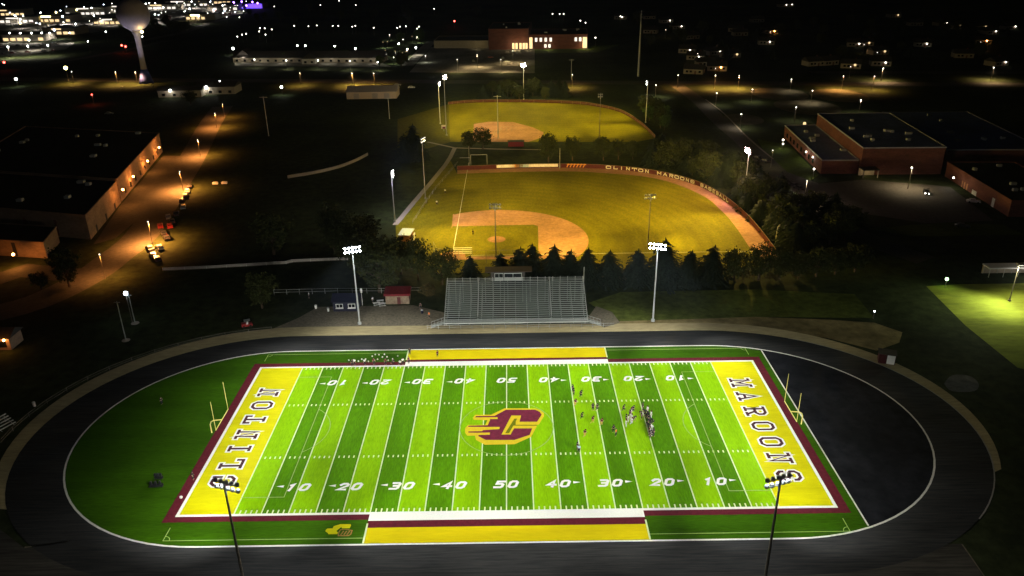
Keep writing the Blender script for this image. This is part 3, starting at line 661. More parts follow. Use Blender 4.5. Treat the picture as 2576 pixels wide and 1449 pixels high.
sA, sB = cum[s_of(G(1530, 424).x)], cum[s_of(G(1828, 508).x)]
for i, ch in enumerate(txt):
    if ch == ' ': continue
    lb = MB()
    s0 = sA + (sB - sA) * i / len(txt); W = (sB - sA) / len(txt) * .68
    for pts, kind in GL[ch]:
        if kind in (1, 2): continue
        P = [(s0 + x * W / 4, (.34 + y * 1.05 / 7)) for x, y in pts]
        if kind == 3: P = P + [P[0]]
        for k in range(len(P) - 1): fstroke(lb, [P[k], P[k + 1]], .32, -.10 - .003 * (k % 3))
    lb.build('letter', M['fence_letter'], of)

s1, s2 = cum[s_of(G(1425, 422).x)], cum[s_of(G(1485, 423).x)]
for k in range(6):
    bo = MB(); a = s1 + (s2 - s1) * k / 6; fstroke(bo, [(a, .45), (a + .55, 1.6)], .42, -.10); fstroke(bo, [(a + .1, 1.5), (a + .95, 1.5)], .36, -.104); bo.build('letter', M['bannero'], of)
s3, s4 = cum[s_of(G(1258, 424).x)], cum[s_of(G(1404, 422).x)]
for a, b_, m in ((s3, s3 + (s4 - s3) * .26, 'bannerw'), (s3 + (s4 - s3) * .265, s3 + (s4 - s3) * .33, 'bannero'), (s3 + (s4 - s3) * .335, s3 + (s4 - s3) * .40, 'fencecap'), (s3 + (s4 - s3) * .405, s3 + (s4 - s3) * .5, 'lightblue'), (s3 + (s4 - s3) * .505, s4, 'bannerw')):
    bb = MB(); fstroke(bb, [(a + (b_ - a) * k / 8, 1.05) for k in range(9)], 1.2, -.10); bb.build('banner', M[m], of)
fp = thing('foul_pole', 'pale foul pole standing at the end of the lettered outfield fence', 'foul pole', g2(1408, 424)); MB().tube((0, 0, 0), (0, 0, 8.5), .14, .12, 8).build('pole', M['chain'], fp); MB().box((0, .45, 5.5), (.04, .8, 5)).build('wing', M['chain'], fp)
fp = thing('flag_pole', 'slim pole behind the outfield fence left of the banner', 'pole', g2(1181, 424)); MB().tube((0, 0, 0), (0, 0, 9), .09, .06, 8).build('pole', M['chain'], fp); MB().ball((0, 0, 9.05), .15).build('finial', M['chain'], fp)
# scoreboard by the right-field corner
sbd = thing('scoreboard', 'pale scoreboard panels seen edge-on at the right end of the ball field', 'scoreboard', g2(1953, 614), 1.05)
for x in (-1.6, 1.6): MB().tube((x, 0, 0), (x, 0, 6), .12, .12, 8).build('post', M['galv'], sbd)
MB().box((0, -.05, 3.0), (4.6, .25, 2.0), base=True).build('panel', M['bannerw'], sbd); MB().box((0, -.05, 5.1), (3.6, .25, .9), base=True).build('header', M['white'], sbd)
# dugout, bleacher, screens
dg = thing('dugout', 'dugout with a pale blue roof and orange end wall beside the ball field', 'dugout', g2(1020, 606), -.12)
MB().box((0, 1.6, 0), (3.2, 5.2, 2.3), base=True).build('wall', M['orangewall'], dg)
MB().box((0, 1.6, 2.3), (3.9, 6.4, .2), base=True).build('roof', M['lightblue'], dg)
MB().box((2.5, 1.2, 0), (.12, 3.2, 2.0), base=True).build('side_panel', M['white'], dg)
bl = thing('small_bleacher', 'small white plank bleacher behind home plate of the ball field', 'bleacher', g2(1164, 640))
for k in range(4):
    MB().box((0, k * .7, .4 + k * .3), (5.6, .34, .06)).build('plank', M['white'], bl)
fr = MB()
for x in (-2.4, 0, 2.4): fr.tube((x, -.2, 0), (x, 2.3, 1.35), .04, .04, 5).tube((x, 2.1, 0), (x, 2.1, 1.3), .04, .04, 5)
fr.build('frame', M['galv'], bl)
rails('backstop_fence', 'tall mesh backstop behind home plate, half hidden by pines', 'fence', [(-22, 92), (-20.5, 86.5), (-14, 84.3), (6, 84.5)], 4.0, 4, 'chain')
rails('foul_line_fence', 'rail fence with stub posts along the concrete path left of the ball field', 'fence', [(-31.5, 120), (-27, 158), (-20.5, 195)], 1.2, 5, 'chain')

# second, farther field
F2 = smooth([g2(u, v) for u, v in ((1128, 263), (1190, 258), (1310, 257), (1440, 261), (1500, 268), (1560, 282), (1610, 312), (1648, 348))])
sheet('far_field_grass', F2 + [g2(1600, 357), g2(1400, 357), g2(1132, 357)], M['ballgrass'], .006)
sheet('far_infield_dirt', [g2(1190, 357), g2(1192, 312), g2(1230, 306), g2(1290, 307), g2(1340, 320), g2(1368, 333), g2(1362, 346), g2(1330, 357)], M['balldirt'], .012)
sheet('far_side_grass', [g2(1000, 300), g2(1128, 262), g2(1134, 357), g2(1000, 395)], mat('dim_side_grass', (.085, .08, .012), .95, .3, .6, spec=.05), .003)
f2 = rails('far_outfield_fence', 'low curved fence with pale rail around the farther lit field', 'fence', F2, 1.5, 6, 'fencecap', 2, 'screen', .09)
rails('far_backstop', 'white mesh backstop and batting screens in the far infield', 'fence', [g2(1240, 345), g2(1262, 330), g2(1300, 330)], 2.2, 2, 'chain')
do2 = thing('dugout', 'low dark red dugout in front of the far infield', 'dugout', g2(1298, 367)); MB().box((0, 0, 0), (7, 2.6, 2.2), base=True).build('wall', M['redroof'], do2); MB().box((0, 0, 2.2), (7.6, 3.2, .18), base=True).build('roof', M['shingle'], do2)
pa = thing('gantry_frame', 'white pipe gate frame over the walk between the two ball fields', 'gate frame', g2(1205, 414)); MB().path([(-3.4, 0, 0), (-3.4, 0, 4.2), (3.4, 0, 4.2), (3.4, 0, 0)], .12, 6).build('frame', M['chain'], pa); MB().tube((-8, 0, 3), (-3.4, 0, 3), .08, .08, 5).build('side_bar', M['chain'], pa)
ns = thing('sign_board', 'small red and white sign board at the foot of the twin light poles', 'sign', g2(1117, 330)); MB().box((0, 0, 1.2), (2.4, .2, 1.8), base=True).build('panel', M['bannerw'], ns); MB().box((0, -.12, 1.3), (1.4, .06, .8), base=True).build('red_patch', M['redroof'], ns); MB().tube((0, .1, 0), (0, .1, 1.3), .1, .1).build('post', M['galv'], ns)
# third, unlit field on the left: pale curved fence and field outline
rails('pale_panel_fence', 'pale curved panel fence across the dark field left of the ball field', 'fence', smooth([g2(u, v) for u, v in ((724, 449), (790, 438), (850, 424), (895, 407), (926, 391))], 3), 1.3, 4, 'path', 2, 'path')
rails('long_low_wall', 'long low pale wall fading into the dark left of the floodlight tower', 'fence', [g2(410, 681), g2(520, 676), g2(720, 664), g2(735, 660), g2(920, 652)], .9, 5, 'white', 2, 'path')

WARM, PINK = (1, .70, .10), (1, .72, .62)
bt = [('tall pole with a glaring white lamp cluster left of the ball field', (-37.8, 122.5), 17.5, (10, 130), 'white', 'pole'),
      ('tall dim light pole crossing the concrete path', (-29.8, 147.1), 22.8, (20, 130), 'dimflood', 'darkpole'),
      ('slender unlit light pole in front of the infield dirt', (-3.2, 89.5), 16.6, (0, 150), 'dimflood', 'darkpole'),
      ('slender light pole with lit crossarms in front of the outfield grass', (43.4, 96.5), 16.6, (40, 150), 'dimflood', 'darkpole'),
      ('tall pole with a pinkish glaring lamp right of the curved outfield fence', (84.3, 138.1), 19.5, (30, 130), 'pink', 'pole')]
aims = [[(-16, 98, 24), (-16, 140, 12), (-16, 188, 20), (20, 98, 37), (20, 140, 10), (20, 188, 33), (60, 98, 41), (60, 188, 26), (0, 82, 45), (30, 82, 50)],
 [(-16, 98, 35), (-16, 188, 42), (20, 98, 36), (20, 140, 24), (20, 188, 47), (60, 98, 33), (60, 140, 48), (60, 188, 66)],
 [(-16, 98, 24), (20, 98, 32), (20, 140, 26), (20, 188, 27), (60, 98, 68), (60, 140, 12), (60, 188, 30)],
 [(-16, 188, 27), (20, 98, 18), (20, 140, 41), (20, 188, 33), (60, 98, 38), (60, 140, 31), (60, 188, 16)],
 [(-16, 98, 32), (-16, 140, 33), (-16, 188, 59), (20, 98, 37), (20, 140, 15), (20, 188, 65), (60, 98, 96), (60, 140, 40), (60, 188, 50), (20, 82, 40), (50, 82, 55)]]
for (lab, b, h, aim, lens, pm), am in zip(bt, aims):
    t, hp = tower(lab, b, h, aim, lens, 2, 4, 3.4, name='ball_field_light', polemat=pm, r=(.2, .1))
    if lens in ('white', 'pink'): glow(t, hp - t.location + Vector((0, 0, .2)), 14e3 if lens == 'pink' else 16e3, (1, .62, .58) if lens == 'pink' else (.92, .88, 1), .4, 'lamp_glare')
    for a in am: spot(t, hp, (a[0], a[1], 0), a[2] * {82: 1000, 98: 1450, 140: 1100, 188: 620}[a[1]], 38, WARM)
bt2 = [('taller of the twin warm light poles at the left corner of the far field', (-29.0, 246), 28.5, (10, 280), 'warm', 'pole', [(-20, 250, 27), (-20, 290, 40), (-20, 310, 45), (15, 250, 45), (15, 310, 14), (50, 250, 82), (50, 290, 14), (50, 310, 13)]),
       ('shorter of the twin warm light poles at the left corner of the far field', (-34.0, 272), 21, (10, 280), 'warm', 'pole', [(-20, 250, 30), (-20, 310, 49), (15, 290, 10), (50, 250, 32), (50, 290, 31), (50, 310, 22)]),
       ('bright double-headed light pole at the back of the far field', (9.8, 333.7), 20.5, (10, 270), 'warm', 'pole', [(-20, 250, 9), (-20, 310, 65), (15, 250, 30), (15, 310, 25), (50, 250, 46), (50, 290, 31), (50, 310, 21)]),
       ('light pole with four small lit heads in front of the far field', (43.2, 234.4), 21, (30, 300), 'white2', 'darkpole', [(15, 250, 41), (15, 290, 18), (15, 310, 32), (50, 250, 29), (50, 290, 12), (50, 310, 28)]),
       ('light pole among the trees at the right edge of the far field', (70.3, 268), 20.7, (20, 280), 'white', 'pole', [(-20, 250, 14), (-20, 290, 27), (-20, 310, 23), (15, 290, 13), (15, 310, 23), (50, 250, 60), (50, 290, 50), (50, 310, 16)])]
for lab, b, h, aim, lens, pm, am in bt2:
    t, hp = tower(lab, b, h, aim, lens, 2, 3, 2.2, name='far_field_light', polemat=pm, r=(.2, .12))
    if lens == 'warm': glow(t, hp - t.location, 12e3, (1, .80, .55), .4, 'lamp_glare')
    for a in am: spot(t, hp, (a[0], a[1], 0), a[2] * 1000, 38, (1, .76, .10))
for k, (u, v, h) in enumerate(((980, 299, 11), (676, 342, 19), (1253, 348, 20), (1437, 196, 12))):
    t = thing('utility_pole', ['thin unlit pole with a crossarm in the dark left of the far field', 'dark unlit pole with a crossarm at the far left of the dark field', 'dim pole standing in front of the far infield', 'faint pole in the dark beyond the far field'][k], 'pole', g2(u, v))
    MB().tube((0, 0, 0), (0, 0, h), .22, .14, 7).build('pole', M['galv'], t); MB().box((0, 0, h - .4), (3.6, .2, .2)).build('crossarm', M['galv'], t)

# ------------------------------------------------------------------ roads and lots
sheet('main_road', [(-800, 478), (800, 295), (800, 309), (-800, 492)], M['road'], .010)
ribbon('street', smooth([g2(u, v) for u, v in ((560, 268), (530, 310), (497, 372), (470, 420), (437, 470), (400, 530), (350, 598), (285, 650), (215, 700), (90, 760), (-60, 800))]), 11.5, M['road'], .012)
sheet('west_parking', [g2(410, 392), g2(480, 392), g2(360, 540), g2(290, 600), g2(235, 615), g2(300, 520)], M['road'], .006)
ribbon('service_drive', [g2(-60, 720), g2(60, 680), g2(160, 690), g2(235, 690)], 9, M['road'], .008)
ribbon('school_drive', smooth([g2(u, v) for u, v in ((1700, 212), (1760, 255), (1815, 308), (1868, 352), (1920, 402), (1975, 455), (2050, 525), (2180, 600), (2330, 655))]), 9, M['road'], .012)
ribbon('drive_kerb', smooth([g2(u, v) for u, v in ((1775, 250), (1822, 286), (1880, 345), (1945, 400))]), .8, M['path'], .02)
sheet('school_lot', [g2(1945, 420), g2(2060, 462), g2(2170, 452), g2(2300, 462), g2(2390, 470), g2(2500, 555), g2(2330, 562), g2(2160, 535), g2(2040, 530)], M['road'], .008)
sheet('school_lawn', [g2(1905, 350), g2(1985, 365), g2(2060, 440), g2(2040, 455), g2(1990, 440), g2(1930, 395)], M['lawn'], .006)
sheet('school_lawn', [g2(2180, 575), g2(2380, 560), g2(2520, 565), g2(2576, 590), g2(2300, 595)], M['lawn'], .006)
ribbon('side_road', [(205, 414), (700, 368)], 10, M['road'], .006)
sheet('high_school_lot', [g2(1085, 118), g2(1345, 118), g2(1345, 184), g2(1030, 182)], M['lot'], .006)
sheet('high_school_lawn', [g2(1330, 122), g2(1560, 112), g2(1500, 132), g2(1340, 134)], M['lawn'], .005)
ribbon('shop_drive', [g2(1025, 165), g2(1060, 130), g2(1085, 104)], 9, M['lot'], .012)
sheet('row_forecourt', [g2(590, 155), g2(960, 157), g2(985, 168), g2(590, 166)], M['lot'], .008)
sheet('shop_lot', [g2(-40, 108), g2(190, 107), g2(165, 124), g2(60, 139), g2(-40, 141)], M['lot'], .008)
sheet('shopping_lot', [g2(-40, 74), g2(0, 42), g2(290, 40), g2(300, 72), g2(190, 88)], M['lot'], .006)
sheet('mall_lot', [g2(370, 30), g2(420, 8), g2(620, 6), g2(610, 34), g2(480, 62), g2(390, 62)], M['lot'], .006)
ribbon('arterial_road', [g2(330, 108), g2(460, 82), g2(520, 60), g2(580, 42)], 12, M['road'], .010)
ribbon('dark_lane', [g2(130, 160), g2(300, 130), g2(420, 102)], 9, M['road'], .008)
for k, (a, b_) in enumerate((((1960, 236), 16), ((2110, 240), 16), ((2030, 268), 17), ((1870, 300), 10))):
    p = G(*a); sheet('park_infield', arc(p.x, p.y, b_, b_ * 1.3, 0, 345, 23), M['park'], .006)
sheet('softball_field', [g2(2330, 720), g2(2420, 715), g2(2640, 712), g2(2700, 960), g2(2560, 925), g2(2430, 820)], M['softgrass'], .006)

# ------------------------------------------------------------------ buildings
def block(name, label, cat, pts, h, wall, roof, cop=.35, par=.5):
    """flat-roofed building on a plan polygon"""
    c = Vector((sum(p[0] for p in pts) / len(pts), sum(p[1] for p in pts) / len(pts), 0)); q = [(p[0] - c.x, p[1] - c.y) for p in pts]
    t = thing(name, label, cat, c)
    MB().prism(q, 0, h - .3).build('wall', M[wall], t)
    MB().prism([(x * .985, y * .985) for x, y in q], h - .295, h - .05).build('roof', M[roof], t)
    if cop:
        e = MB()
        for i in range(len(q)):
            a, b_ = Vector((*q[i], 0)), Vector((*q[(i + 1) % len(q)], 0)); d = b_ - a
            e.box(((a + b_) / 2).to_tuple()[:2] + (h - .1 + i * .004,), (d.length + cop, cop, .5), atan2(d.y, d.x))
        e.build('coping', M['coping'] if roof != 'blackroof' else M[wall], t)
    return t, c, q
def wallquads(t, c, a, b_, items, name, m, proud=.05, parent=None):
    """flat panels on the wall face running from a to b: (centre fraction, width, z0, z1)"""
    a, b_ = Vector((*a, 0)) - c, Vector((*b_, 0)) - c; d = (b_ - a).normalized(); n = Vector((d.y, -d.x, 0)); L = (b_ - a).length
    out = []
    for f, wd, z0, z1 in items:
        p = a + d * L * f + n * proud; mb = MB().box((p.x, p.y, (z0 + z1) / 2), (wd, .12, z1 - z0), atan2(d.y, d.x)); o = mb.build(name, m, parent or t); out.append(o)
    return out
SOD = (1, .34, .06)
WA, ca, qa = block('school_building', 'long low flat-roofed building with orange wall lamps along the left street', 'building', [(-141.8, 148.6), (-156, 222), (-226, 240), (-212, 167)], 8.6, 'brick_tan', 'blackroof')
WBd, cb_, qb = block('school_building', 'flat black-roofed block on the left street with a tall corner parapet', 'building', [(-134, 109), (-141.5, 147.5), (-212, 166), (-204, 128)], 8.2, 'brick_tan', 'blackroof')
WC, cc_, qc = block('school_building', 'low block with a glaring orange lamp on its wall at the left edge', 'building', [(-139.5, 93), (-143, 107), (-196, 118), (-192, 103)], 5.2, 'brick_tan', 'blackroof')
wallquads(WBd, cb_, (-204, 128), (-134, 109), [(.15 + .17 * k, 1.0, .4, 5.8) for k in range(5)], 'wall_panel', mat('wall_panel_rust', (.22, .10, .07), .9, .2, 1))
wallquads(WBd, cb_, (-134, 109), (-141.5, 147.5), [(.2 + .3 * k, 1.4, 0, 2.3) for k in range(3)], 'door', M['shingle'])
wallquads(WA, ca, (-141.8, 148.6), (-156, 222), [(.1 + .11 * k, 1.6, 1.2, 3.0) for k in range(8)], 'window', M['glassdark'])
wallquads(WC, cc_, (-192, 103), (-139.5, 93), [(.55, 1.2, .2, 4.6), (.8, 1.2, .2, 4.6)], 'wall_panel', M['shingle'])
for t, c, u, v, z in ((WA, ca, 400, 371, 5), (WA, ca, 371, 405, 5), (WA, ca, 335, 444, 5), (WBd, cb_, 309, 477, 6.5), (WC, cc_, 33, 640, 4.2)):
    p = G(u, v, z); 
    q = p - c
    MB().ball((q.x, q.y, q.z), .42, 8, 5).build('wall_lamp', E_['sodium'], t)
    off = Vector((.7, .1, -.3)) if t is not WC else Vector((.1, -.8, -.3))
    glow(t, q + off, 2100 if t is not WC else 2400, SOD)
SB1, c1, q1_ = block('school_building', 'low brick school wing with a blue-black roof and wall lamps on the right', 'building', [(124, 172), (138, 171.4), (143, 233), (129, 233)], 5.6, 'brick', 'blueroof')
SB2, c2, q2_ = block('gymnasium', 'tall windowless brick gymnasium with a pale-edged blue-black roof', 'building', [(138.4, 170), (170, 169.2), (176, 232.5), (143.4, 233)], 10.8, 'brick', 'blueroof')
SB3, c3, q3_ = block('school_building', 'brick wing running down the right edge with red doors and a wall lamp', 'building', [(170.3, 166.5), (167, 118.5), (192, 116), (195, 165)], 5.6, 'brick', 'blackroof')
SB4, c4, q4_ = block('school_building', 'dark wide roof stepping down beyond the gymnasium at the right', 'building', [(176.6, 180), (215, 178), (222, 250), (182, 252)], 7, 'brick', 'blueroof', .3)
def units(t, n, rx, ry, z, m):
    for k in range(n):
        a, b = rnd.uniform(1, 2.6), rnd.uniform(1, 2.2); u_ = MB().box((rnd.uniform(-rx, rx), rnd.uniform(-ry, ry), z), (a, b, .9), base=True); u_.build('roof_unit', M[m], t)
units(SB2, 9, 12, 24, 10.8, 'galv'); units(SB1, 5, 4, 22, 5.6, 'galv'); units(WA, 9, 28, 30, 8.6, 'galv'); units(WBd, 8, 26, 14, 8.2, 'galv'); units(SB3, 5, 7, 18, 5.6, 'galv'); units(SB4, 6, 14, 28, 7, 'galv')
wallquads(SB1, c1, (129, 233), (124, 172), [(.1 + .1 * k, 2.4, 1.2, 3.1) for k in range(8)], 'window', M['glassdark'])
wallquads(SB3, c3, (170.3, 166.5), (167, 118.5), [(.30, .9, 0, 2.4), (.34, .9, 0, 2.4), (.38, .9, 0, 2.4)], 'door', M['orangewall'])
wallquads(SB3, c3, (170.3, 166.5), (167, 118.5), [(.5, 3.2, 0, 1.6), (.78, 1.6, 0, 3)], 'wall_panel', M['white'])
for t, c, u, v, z, P_, off in ((SB1, c1, 2028, 382, 3.5, 220, (-.7, 0, -.2)), (SB1, c1, 2045, 395, 3.5, 240, (-.7, 0, -.2)), (SB3, c3, 2399, 447, 4.2, 420, (-.8, 0, -.2)), (SB1, c1, 1970, 362, 3.5, 120, (-.7, 0, -.2))):
    p = G(u, v, z); q = p - c; MB().ball((q.x, q.y, q.z), .32, 8, 5).build('wall_lamp', E_['white2'], t); glow(t, q + Vector(off), P_, (1, .92, .75))
can = thing('entrance_canopy', 'small lit entrance canopy at the corner of the gymnasium', 'canopy', (140.8, 167.2, 0))
MB().box((0, 0, 3.0), (6.2, 4.4, .45), base=True).build('roof', M['shingle'], can); c_ = MB()
for x in (-2.8, 2.8): c_.box((x, -1.9, 0), (.3, .3, 3.0), base=True)
c_.build('column', M['cream'], can); MB().box((0, 2.1, 0), (6.2, .2, 3.0), base=True).build('wall', M['cream'], can)
MB().box((-1.6, -.6, 2.85), (.7, .7, .12)).box((1.4, -.6, 2.85), (.7, .7, .12)).build('ceiling_lamp', E_['winwarm'], can); glow(can, (0, -.6, 2.5), 150, (1, .72, .32), .5)

hs, ch, qh = block('high_school', 'large high school block with a glowing entrance, far beyond the ball fields', 'building', [(-15, 551), (18, 549), (22, 600), (-12, 602)], 16.5, 'brick', 'blackroof')
hs2, ch2, qh2 = block('high_school_wing', 'two-storey school wing with a row of lit windows', 'building', [(18.6, 551), (67, 550), (70, 590), (21, 592)], 11.5, 'brick', 'blackroof')
hs3, ch3, qh3 = block('high_school_wing', 'low pale school wing left of the tall block', 'building', [(-62, 566), (-15.6, 562), (-14, 596), (-60, 600)], 6, 'cream', 'blackroof')
units(hs, 4, 12, 18, 16.5, 'galv'); units(hs2, 5, 20, 14, 11.5, 'galv')
def winrow(t, c, a, b_, fr_, wd, z0, z1, m, sub=True):
    for f in fr_:
        o = wallquads(t, c, a, b_, [(f, wd + .5, z0 - .25, z1 + .25)], 'window', M['cream'], .04)[0]
        wallquads(t, c, a, b_, [(f, wd, z0, z1)], 'pane', m, .12, o)
winrow(hs2, ch2, (18.6, 551), (67, 550), [.12, .2, .285, .37], 1.9, 6.0, 9.0, E_['wincool'])
winrow(hs2, ch2, (18.6, 551), (67, 550), [.80, .875], 1.9, 6.0, 9.0, E_['wincool']); winrow(hs2, ch2, (18.6, 551), (67, 550), [.28, .35], 1.8, 1.2, 3.8, E_['wincool'])
winrow(hs2, ch2, (18.6, 551), (67, 550), [.03], 2.6, .5, 9.4, E_['winwarm']); winrow(hs2, ch2, (18.6, 551), (67, 550), [.955], 3.4, .6, 9.2, E_['winwarm'])
winrow(hs, ch, (-15, 551), (18, 549), [.62, .70, .80, .88, .95], 1.7, .6, 5.2, E_['winwarm'])
for q, P_ in (((6, 545, 4), 1100), ((14, 544, 5), 1100), ((34, 544, 3), 900), ((64, 545, 4), 1300), ((-25, 555, 4), 250)): 
    o_ = hs if q[0] < 18 else hs2; glow(o_, Vector(q) - o_.location, P_, (1, .80, .42), .8)

barn = thing('metal_barn', 'long pale metal barn with a pinkish wall left of the far field', 'barn', (-80, 349, 0))
MB().box((0, 0, 0), (29.5, 14, 4.0), base=True).build('wall', M['barnwall'], barn); gable(MB(), 29.5, 14, 4.005, 2.6, .3).build('roof', M['barnroof'], barn)
db = MB()
for x in (-9, 2, 9): db.box((x, -7.04, 0), (3.2, .1, 3.2), base=True)
db.build('door', M['barnroof'], barn)
for (nm, lab, p, w_, d_, h_, rh, axis, wl) in (
    ('shop_row', 'long low lit shop row with a dark roof beyond the main road', (-152, 500), 118, 16, 3.6, 4.2, 'x', 'cream'),
    ('gabled_house', 'pale gabled house with a lit front at the left end of the shop row', G(622, 152), 13, 16, 3.4, 5.4, 'y', 'cream'),
    ('gabled_porch', 'small white gable rising in the middle of the lit shop row', (-150, 488), 10, 7, 3.9, 3.4, 'y', 'white'),
    ('workshop', 'small low workshop with a white wall lamp left of the dark road', G(462, 240), 26, 12, 4.0, 1.8, 'x', 'cream'),
    ('workshop', 'pale low building with a row of wall lamps along the main road', G(552, 232), 24, 14, 4.5, 2.2, 'x', 'cream'),
    ('hut', 'hut corner lit orange at the left edge of the photo', G(8, 868), 7, 5, 3.2, 1.6, 'x', 'brick_tan')):
    t = thing(nm, lab, 'building', (p[0], p[1], 0), radians(-6) if nm == 'shop_row' else 0)
    MB().box((0, 0, 0), (w_, d_, h_), base=True).build('wall', M[wl], t); gable(MB(), w_, d_, h_ + .005, rh, .6, axis).build('roof', M['shingle'], t)
    f = MB(); n = max(2, int(w_ / 6))
    for k in range(n): f.box((-w_ / 2 + w_ * (k + .5) / n, -d_ / 2 - .05, 1.5), (1.8, .1, 1.5))
    f.build('window', M['glassdark'], t)
    if nm == 'shop_row':
        for k in range(7): glow(t, (-54 + 18 * k, -14, 4.2), 600, (1, .93, .74), .5)
    if nm == 'gabled_house': glow(t, (1, -12, 4), 1000, (1, .9, .75), .6)
    if nm == 'workshop' : glow(t, (-5, -8.5, 4.4), 420, (1, .85, .7), .5); MB().ball((-5, -d_ / 2 - .5, 4.2), .7, 8, 5).build('wall_lamp', E_['white'], t)
    if nm == 'hut': glow(t, (2.6, -4.5, 3.2), 260, SOD, .4); MB().ball((2.6, -2.9, 2.8), .3, 8, 5).build('wall_lamp', E_['sodium'], t)

# shopping district
SH = [(50, 58, 46, 'wincool'), (138, 56, 40, 'winwarm'), (215, 38, 50, 'wincool'), (268, 32, 46, 'wincool'), (270, 62, 30, 'winwarm'), (408, 24, 50, 'wincool'), (470, 16, 60, 'wincool'), (538, 10, 50, 'winwarm'), (150, 88, 34, 'winwarm'), (60, 104, 40, 'winwarm'), (505, 50, 36, 'winwarm'), (606, 22, 60, 'winpurple'), (560, 26, 40, 'wincool'), (20, 40, 44, 'winwarm')]
SL = ['broad shop with a cool white front at the far left', 'shop with a warm front left of the water tower', 'shop glowing white in the brightest part of the upper left', 'shop with white sign lights directly left of the water tank', 'low shop with small lit windows under the tank', 'bright shop right of the water tank', 'wide bright store at the top of the photo', 'warm-lit store at the top left of the purple building', 'shop behind the lit row of lot lamps', 'shop facing the yellowish lot at the left edge', 'shop beside the orange diagonal road', 'building flooded in purple light at the top of the photo', 'white shop just left of the purple building', 'warm-lit shop at the upper left corner']
for (u, v, wd, key), lab in zip(SH, SL):
    p = G(u, v); t = thing('shop', lab, 'shop', p, rnd.uniform(-.1, .1)); dp = 18 + rnd.random() * 10; hh = 6 + rnd.random() * 3
    MB().box((0, dp / 2, 0), (wd, dp, hh), base=True).build('wall', M['cream'], t); MB().box((0, dp / 2, hh), (wd + .6, dp + .6, .5), base=True).build('roof', M['shingle'], t)
    n = int(wd / 6); f = MB()
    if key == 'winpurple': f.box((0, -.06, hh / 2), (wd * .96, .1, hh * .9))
    else:
        for k in range(n):
            if rnd.random() < .8: f.box((-wd / 2 + wd * (k + .5) / n, -.06, 1.9), (wd / n * .7, .1, 2.6))
    f.build('lit_front', E_[key], t)
    if rnd.random() < .8 and key != 'winpurple': MB().box((rnd.uniform(-wd / 4, wd / 4), -.1, hh - 1), (wd * .3, .15, 1.3)).build('sign', E_[rnd.choice(['wincool', 'winwarm', 'yellow'])], t)

# water tower and mast
wt = thing('water_tower', 'tall pedestal water tower with a round grey tank and a blue base', 'water tower', (-241.8, 410, 0))
MB().lathe([(2.0, 9), (1.75, 14), (1.7, 22), (1.8, 28), (2.2, 31), (3.4, 33.5)], n=28).build('pedestal', M['tank'], wt, True)
MB().lathe([(4.6, 0), (3.8, 3), (2.8, 6.5), (2.0, 9)], n=28).build('base_cone', M['tank_blue'], wt, True)
tb = MB().lathe([(3.4, 33.5), (7, 36), (9.4, 39.3), (10.2, 43), (9.8, 46.6), (8.2, 49.8), (5.4, 52), (2.2, 53), (.3, 53.2)], n=36).build('tank', M['tank'], wt, True)
MB().lathe([(.35, 53.2), (.3, 54.2)], n=10).build('vent', M['galv'], tb)
MB().ball((5.5, -4.4, 33.2), .9, 10, 6).build('beacon', E_['yellow'], wt); MB().tube((2.0, -1.6, 33.4), (5.2, -4.2, 33.3), .08).build('lamp_arm', M['galv'], wt)
glow(wt, (6.2, -5.6, 33.8), 700, (1, .62, .22), .6)
for dx, dy in ((-9, -16), (10, -15)):  # unseen upward floodlights, added to brighten the tank
    fl_ = thing('added_tank_light', 'small unseen floodlight added to brighten the tank, ' + ('left' if dx < 0 else 'right') + ' of the blue foot of the water tower', 'floodlight', (-241.8 + dx, 410 + dy, 0)); MB().box((0, 0, .3), (.6, .5, .5)).tube((0, 0, 0), (0, 0, .3), .2).build('housing', M['housing'], fl_)
    spot(fl_, (fl_.location.x, fl_.location.y, .8), (-241.8, 410, 44), 11e3, 26, (.86, .80, 1))
ms = thing('radio_mast', 'slim grey mast rising in the dark beyond the far field', 'mast', (87.8, 408, 0)); MB().tube((0, 0, 0), (0, 0, 33), .75, .4, 8).build('pole', M['galv'], ms); MB().tube((0, 0, 33), (0, 0, 42), .25, .1, 6).build('antenna', M['galv'], ms)

# right-hand softball field
sd = thing('dugout_shelter', 'long pale flat shelter roof at the right edge beyond the lit softball grass', 'shelter', (*g2(2545, 700), 0))
MB().box((2, 2.2, 2.6), (17, 3.4, .35), base=True).build('roof', M['white'], sd); q = MB()
for x in (-6, -2, 2, 6, 10): q.tube((x, .8, 0), (x, .8, 2.6), .08, .08, 6).tube((x, 3.6, 0), (x, 3.6, 2.6), .08, .08, 6)
q.build('post', M['galv'], sd); MB().box((2, 3.8, 0), (16.6, .15, 2.4), base=True).build('back_wall', M['cream'], sd)
sp = thing('softball_light', 'light pole on the bright softball grass at the right edge', 'light pole', (*g2(2539, 757), 0))
MB().tube((0, 0, 0), (0, 0, 10.5), .16, .1, 8).tube((0, 0, 0), (0, 0, .4), .4, .4, 10).build('pole', M['darkpole'], sp); MB().box((0, -.5, 10.5), (1.6, 1.0, .3)).build('lamp_head', M['housing'], sp); MB().box((0, -.5, 10.3), (1.2, .7, .08)).build('lens', E_['white2'], sp)
pz = sp.location
glow(sd, (3, -2.2, 3.4), 500, (1, .93, .8), .5)  # point light added to brighten the shelter roof, no fixture there
spot(sp, (pz.x, pz.y - .6, 10.0), (pz.x + 1.5, pz.y - 3.0, 0), 12e3, 62, (1, .98, .58)); spot(sp, (pz.x, pz.y - .6, 10.0), (pz.x - 14, pz.y - 6, 0), 24e3, 62, (.92, 1, .62))

